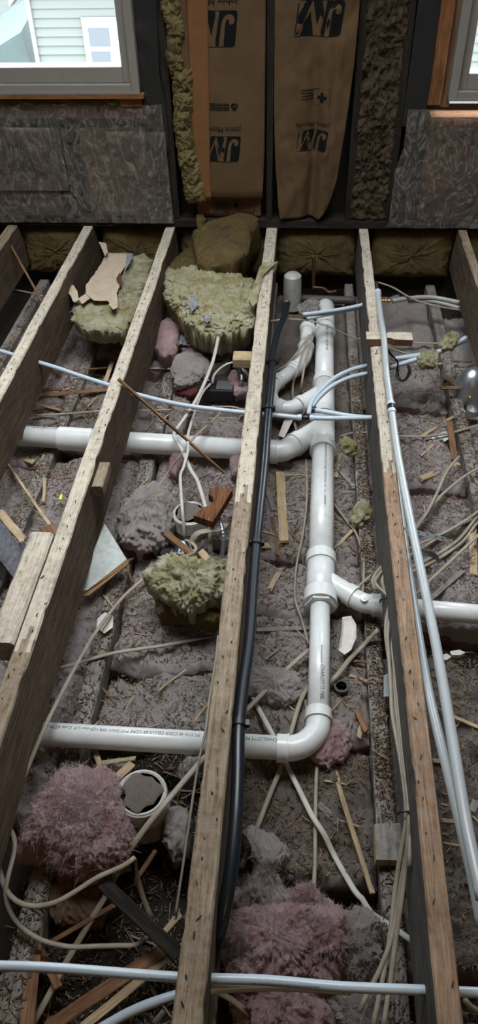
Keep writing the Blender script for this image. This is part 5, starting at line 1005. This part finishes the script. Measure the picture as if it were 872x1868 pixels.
# staples in the ruddy joist's pale end
for x, y, lb in ((687, 643, 'bent black nail in the pale end of the ruddy joist'), (691, 664, 'pair of black staples in the pale end of the ruddy joist')):
    q = P(x, y, .003); V, F, g = tubeg(cr([q + (0, .01, 0), q + (0, .008, .008), q + (.001, -.008, .008), q + (.001, -.01, 0)], .004), .0014, 6); tag(mk('joist_staple', V, F, M['rubber'], None), lb, 'nail')

# ================================================================== LATH AND SPLINTERS
def stick(p1, p2, w, mat, label, t=.006, jag=.008, off=.01, **k):
    A_, B_ = path([p1, p2], None, off); return board('string_tuft' if mat == 'yellow' else 'lath_piece', A_, B_, w, t, M[mat], label=label, cat='string' if mat == 'yellow' else 'lath', jag=jag, wob=min(w, t) * .12, seed=int(p1[0] * 7 + p1[1]), **k)
stick((222, 697, .02), (408, 862, -.30), .012, 'lath_dark', 'long dark splinter leaning from the pale joist across the big pipe', .012, .02, taper=.6)
stick((222, 700, .016), (300, 765, -.12), .006, 'lath', 'thin brown splinter split off beside the long dark one', .006, .02, taper=.4)
stick((511, 862), (518, 988), .036, 'pine', 'clean pale lath strip lying beside the drain pipe', .012, .003, off=.02)
stick((14, 845), (100, 972, -.2), .011, 'lath', 'thin brown stick leaning on the short nailed timber', .008); stick((82, 872), (80, 916), .013, 'lath', 'short pale chip upright in the picture, near the yellow connector', .006, off=.02)
stick((0, 935, -.25), (42, 985, -.2), .03, 'lath', 'split pale lath along the weathered blue grey board', .01, .03); stick((85, 960, -.2), (98, 976, -.18), .05, 'lath_dark', 'brown broken wood piece above the short nailed timber', .006, .01)
for a, b, w, mt, lb in (((63, 723), (197, 711), .026, 'lath_dark', 'long brown lath crossing the litter between the pale joists'), ((69, 711), (111, 710), .022, 'lath_dark', 'short dark lath piece beside the pale joist under the window'), ((60, 736), (121, 751), .013, 'lath', 'thin lath slanting under the long brown lath'), ((60, 752), (131, 741), .024, 'lath_dark', 'brown lath below the slanting thin one'), ((50, 748), (64, 740), .02, 'lath', 'stubby lath end by the big pipe coupling'),
                        ((91, 673), (131, 697), .009, 'lath_dark', 'dark twig just below the milky tube'), ((121, 711), (141, 696), .016, 'lath', 'short pale chip above the long brown lath'), ((156, 746), (177, 724), .008, 'lath', 'thin splinter crossing another near the pale joist'), ((151, 734), (179, 764), .008, 'lath_dark', 'thin dark splinter crossed by a paler one'), ((134, 676), (194, 671), .009, 'lath_dark', 'brown twig above the milky tube'), ((192, 698), (217, 624), .021, 'lath', 'pale lath standing between paper faced wad and pale joist'),
                        ((9, 428, -.02), (76, 549, -.2), .012, 'lath_dark', 'reddish stick leaning in the shaded corner bay'), ((0, 668), (14, 690), .02, 'pine', 'pale wood chip at the picture edge below the milky tube'), ((60, 842), (48, 838), .03, 'pine', 'pale block end under the pipe coupling'),
                        ((69, 1662), (48, 1880), .036, 'lath_dark', 'broad brown lath running under the tubes nearest the camera'), ((45, 1677), (106, 1800), .02, 'lath_dark', 'brown split lath crossing behind the straight tube'), ((88, 1875), (305, 1728), .032, 'lath_dark', 'long brown plank slanting to the rough joist near the camera'), ((150, 1875), (302, 1750), .02, 'lath', 'pale splintered lath alongside the long brown plank'), ((96, 1717), (208, 1652), .012, 'lath_dark', 'thin brown stick below the pink wad'), ((296, 1705), (328, 1668), .016, 'lath', 'broken lath end against the rough joist'),
                        ((0, 1790), (40, 1760), .02, 'strip', 'grey stick at the near picture corner'), ((255, 1595), (282, 1555), .012, 'lath_dark', 'brown chip behind the sharply bent cable'), ((200, 1545), (180, 1500), .01, 'lath', 'thin chip by the pink wad'),
                        ((174, 1368, -.34), (192, 1432, -.3), .016, 'lath', 'grey stick poking from under the lower pipe'), ((203, 1428, -.28), (242, 1392, -.27), .024, 'lath', 'bright splintered lath beside the nearest can'), ((100, 1440), (160, 1400), .016, 'lath', 'lath end in the shade above the pink wad'), ((185, 1392, -.27), (245, 1384, -.27), .012, 'yellow', 'tuft of pale yellow string above the nearest can'),
                        ((608, 845), (645, 888), .018, 'strip', 'dark grey stick beside the drain pipe below the second wye'), ((613, 998), (645, 966), .013, 'lath', 'pale stick beside the drain under the tiny tuft'), ((616, 1430), (679, 1630), .014, 'lath', 'long thin brown lath in the near bay beside the pale flat cable'), ((637, 1232), (682, 1247), .01, 'lath', 'pale chip crossing the sawdust covered strip'), ((640, 1206), (690, 1209), .01, 'lath_dark', 'reddish stick crossing the sawdust covered strip'), ((651, 1296), (668, 1332), .02, 'lath_dark', 'brown chip against the sawdust covered strip'), ((580, 1466), (616, 1500), .02, 'strip', 'grey chip below the lower elbow'),
                        ((484, 880), (500, 930), .02, 'strip', 'grey stick behind the black pipe'), ((498, 945), (507, 1012), .015, 'lath_dark', 'brown stick below the clean pale lath'), ((477, 995), (492, 995), .03, 'lath', 'small wood block against the black pipe'), ((492, 1075), (509, 1044), .02, 'lath', 'curled brown chip beside the grey cable'), ((472, 1149), (562, 1146), .016, 'strip', 'grey lath lying across the bay behind the narrow pipe'), ((655, 1345), (662, 1310), .014, 'lath', 'pale curled chip by the sawdust covered strip'), ((620, 830), (612, 870), .02, 'lath', 'brown chip below the second wye'),
                        ((820, 768, -.33), (829, 838, -.35), .026, 'lath_dark', 'ruddy lath piece leaning over the red gap'), ((769, 796), (828, 760), .016, 'lath', 'pale lath slanting over the red gap'), ((803, 708, -.3), (880, 706, -.3), .022, 'lath_dark', 'brown lath reaching in from the outer joist'), ((806, 687), (836, 706, -.3), .012, 'lath_dark', 'dark twig meeting the brown lath'), ((767, 874), (836, 845), .028, 'lath', 'broad pale lath below the white plaster scrap'), ((784, 1094), (845, 1041), .018, 'strip', 'grey lath beside the white pipe under the cable fan'), ((862, 962), (864, 1047), .028, 'lath', 'pale lath end standing beyond the cable fan'), ((796, 658), (862, 660), .012, 'lath_dark', 'brown lath under the milky tubes'), ((745, 667), (815, 663), .016, 'lath', 'tan lath under the lower milky tube'), ((770, 830), (790, 812), .012, 'lath', 'pale chip under the cable across the bay'),
                        ((810, 1300), (880, 1330), .012, 'lath', 'pale stick beyond the long tube near the picture edge'), ((790, 1388), (835, 1390), .012, 'lath', 'pale lath crossing behind the grey tubes'), ((860, 1480), (885, 1430), .022, 'strip', 'grey lath at the picture edge beside the long tube'), ((805, 1497), (835, 1499), .012, 'lath', 'short tan lath below the grey tubes'), ((700, 1560), (745, 1625), .02, 'lath_dark', 'brown splintered lath below the sawn block')):
    stick(a, b, w, mt, lb)
for a, b, w, mt, lb in (((302, 972, -.26), (364, 1022, -.31), .026, 'lath_dark', 'brown split lath in front of the middle can'), ((348, 1008, -.30), (352, 1040, -.31), .05, 'lath_dark', 'jagged brown wood stub behind the bright tuft'), ((365, 1005, -.29), (390, 1035, -.31), .03, 'lath', 'pale broken wood stub beside the bright tuft'), ((205, 1040, -.36), (300, 985, -.34), .01, 'lath', 'long pale stick between plasterboard scrap and grey pink wad'), ((228, 1025, -.36), (242, 1062, -.37), .008, 'lath_dark', 'brown twig below the plasterboard scrap'), ((215, 990, -.34), (226, 945, -.33), .014, 'lath_dark', 'brown stick beside the grey pink wad')): stick(a, b, w, mt, lb)
board('dark_bar', P(187, 1610, -.26), P(326, 1742, -.30), .034, .012, M['dark_wood'], label='dark straight bar slanting to the rough joist near the camera', cat='bar', seg=4)

# ================================================================== SPLINTERS AND LITTER
def ground(x, y):
    z = ZF + .004
    for a, b, _ in SX:
        if a < x < b: z = max(z, -.357)
    for x0, x1, y0, y1, dz in BATTS:
        if x0 + .01 < x < x1 - .01 and y0 + .02 < y < y1 - .02: z = max(z, float(Hf(x, y)) + dz + .004)
    return z
BAYS = [(-1.5, -1.18, 1.5, 3.9, 22, 'loose wood splinter on the dusty batts outside the outermost pale joist'), (-1.1, -.77, 1.2, 3.5, 64, 'loose wood splinter on the batts between the two pale joists'), (-.66, -.21, .45, 3.2, 84, 'loose wood splinter among the round cans between the pale and the rough joist'),
        (-.09, .30, .85, 3.2, 70, 'loose wood splinter in the bay of the drain pipe'), (.38, .80, .7, 3.2, 56, 'loose wood splinter in the bay of the cable fan')]
r = np.random.default_rng(99); proto = []
for k in range(12):
    L = r.uniform(.04, .12); w = r.uniform(.003, .008); V, F, g = boardg((-L / 2, 0, 0), (L / 2, 0, 0), w, r.uniform(.002, .004), seg=3, jag=.008, wob=w * .2, seed=k, taper=r.uniform(.3, 1))
    me = bpy.data.meshes.new('splinter'); me.from_pydata(V.tolist(), [], [list(f) for f in F]); at = me.attributes.new('grain', 'FLOAT_VECTOR', 'POINT'); at.data.foreach_set('vector', g.astype(np.float32).ravel())
    me.materials.append(M[('lath', 'lath_dark', 'lath', 'strip', 'lath_dark', 'lath')[k % 6]]); proto.append(me)
for x0, x1, y0, y1, cnt, lb in BAYS:
    for k in range(cnt):
        x, y = r.uniform(x0, x1), r.uniform(y0, y1); kk = r.integers(12); o = bpy.data.objects.new('wood_splinter', proto[kk]); COL.objects.link(o); l2 = lb.replace('wood', ('tan', 'brown', 'tan', 'grey', 'brown', 'tan')[kk % 6] + ' wood')
        o.location = (x, y, ground(x, y) + .004); o.rotation_euler = (0, r.normal() * .12, r.uniform(0, 6.28)); tag(o, l2, 'splinter', l2.replace('splinter', 'splinters'))
def grounds(x, y):
    z = np.full(x.shape, ZF + .004); h = Hf(x, y)
    for a, b, _ in SX: z = np.where((x > a) & (x < b), np.maximum(z, -.357), z)
    for x0, x1, y0, y1, dz in BATTS: z = np.where((x > x0 + .01) & (x < x1 - .01) & (y > y0 + .02) & (y < y1 - .02), np.maximum(z, h + dz + .003), z)
    return z
def litter(name, label, x0, x1, y0, y1, N, mat, l0, l1, w0, w1, seed):
    """many tiny chips: flat slivers with a low ridge"""
    r = np.random.default_rng(seed); M_ = N * 3; x = r.uniform(x0, x1, M_); y = r.uniform(y0, y1, M_)
    ok = fbm(np.stack([x * 7, y * 7, 0 * x + seed * .1], -1), 5, 2) > r.uniform(-.55, .25, M_); x = x[ok][:N]; y = y[ok][:N]; n = len(x)
    c = np.stack([x, y, grounds(x, y) + r.uniform(0, .004, n)], -1); a = r.uniform(0, 6.283, n); L = (r.uniform(l0, l1, n) * np.where(r.random(n) < .85, 1, 2.2))[:, None]; w = r.uniform(w0, w1, (n, 1))
    d = np.stack([np.cos(a), np.sin(a), r.normal(size=n) * .25], -1); p = np.stack([-np.sin(a), np.cos(a), r.normal(size=n) * .3], -1); up = np.array([0, 0, .9])
    V = np.stack([c - d * L / 2, c - d * L * .4 + p * w, c + d * L / 2, c + d * L * .3 - p * w, c + up * w], 1).reshape(-1, 3); k = np.arange(n) * 5
    F = (np.stack([k, k + 3, k + 2, k + 1], -1), np.concatenate([np.stack([k + i, k + (i + 1) % 4, k + 4], -1) for i in range(4)]))
    g = np.stack([np.repeat(a * 9, 5), np.tile(np.arange(5.), n), 0 * np.repeat(a, 5)], -1)
    return V, F, g
KIND = [(2600, 'lath', .008, .030, .001, .003), (2700, 'lath_dark', .006, .028, .001, .003), (3000, 'strip', .004, .011, .0015, .004), (1500, 'dark_wood', .003, .012, .001, .0028)]
def litter_bay(name, label, area, kinds, seed):
    x0, x1, y0, y1 = area; ar = (x1 - x0) * (y1 - y0); Vs = []; Q = []; T = []; mq = []; mt_ = []; gs = []; off = 0
    for k, (den, mat, *rest) in enumerate(kinds):
        V, F, g = litter(name, label, x0, x1, y0, y1, int(den * ar), mat, *rest, seed + 10 * k); Vs.append(V); Q.append(F[0] + off); T.append(F[1] + off); mq += [k] * len(F[0]); mt_ += [k] * len(F[1]); gs.append(g); off += len(V)
    return tag(mk(name, np.concatenate(Vs), (np.concatenate(Q), np.concatenate(T)), None, None, grain=np.concatenate(gs), mats=[M[q[1]] for q in kinds], fmat=mq + mt_), label, 'litter', kind='stuff')
for i, (x0, x1, y0, y1, cnt, lb) in enumerate(BAYS):
    nm = ('outside the outermost pale joist', 'between the two pale joists', 'around the round cans', 'around the drain pipe', 'under the cable fan')[i]
    litter_bay('wood_litter', 'fine wood crumbs, grit and dust ' + nm, (x0 - .04, x1 + .04, y0 - .2, y1 + .2), KIND, 10 + i)
litter_bay('sawdust', 'brown sawdust on the strip beside the cable bundle', (SX[4][0], SX[4][1], .4, 3.2), [(16000, 'lath_dark', .004, .012, .0012, .003)], 55)
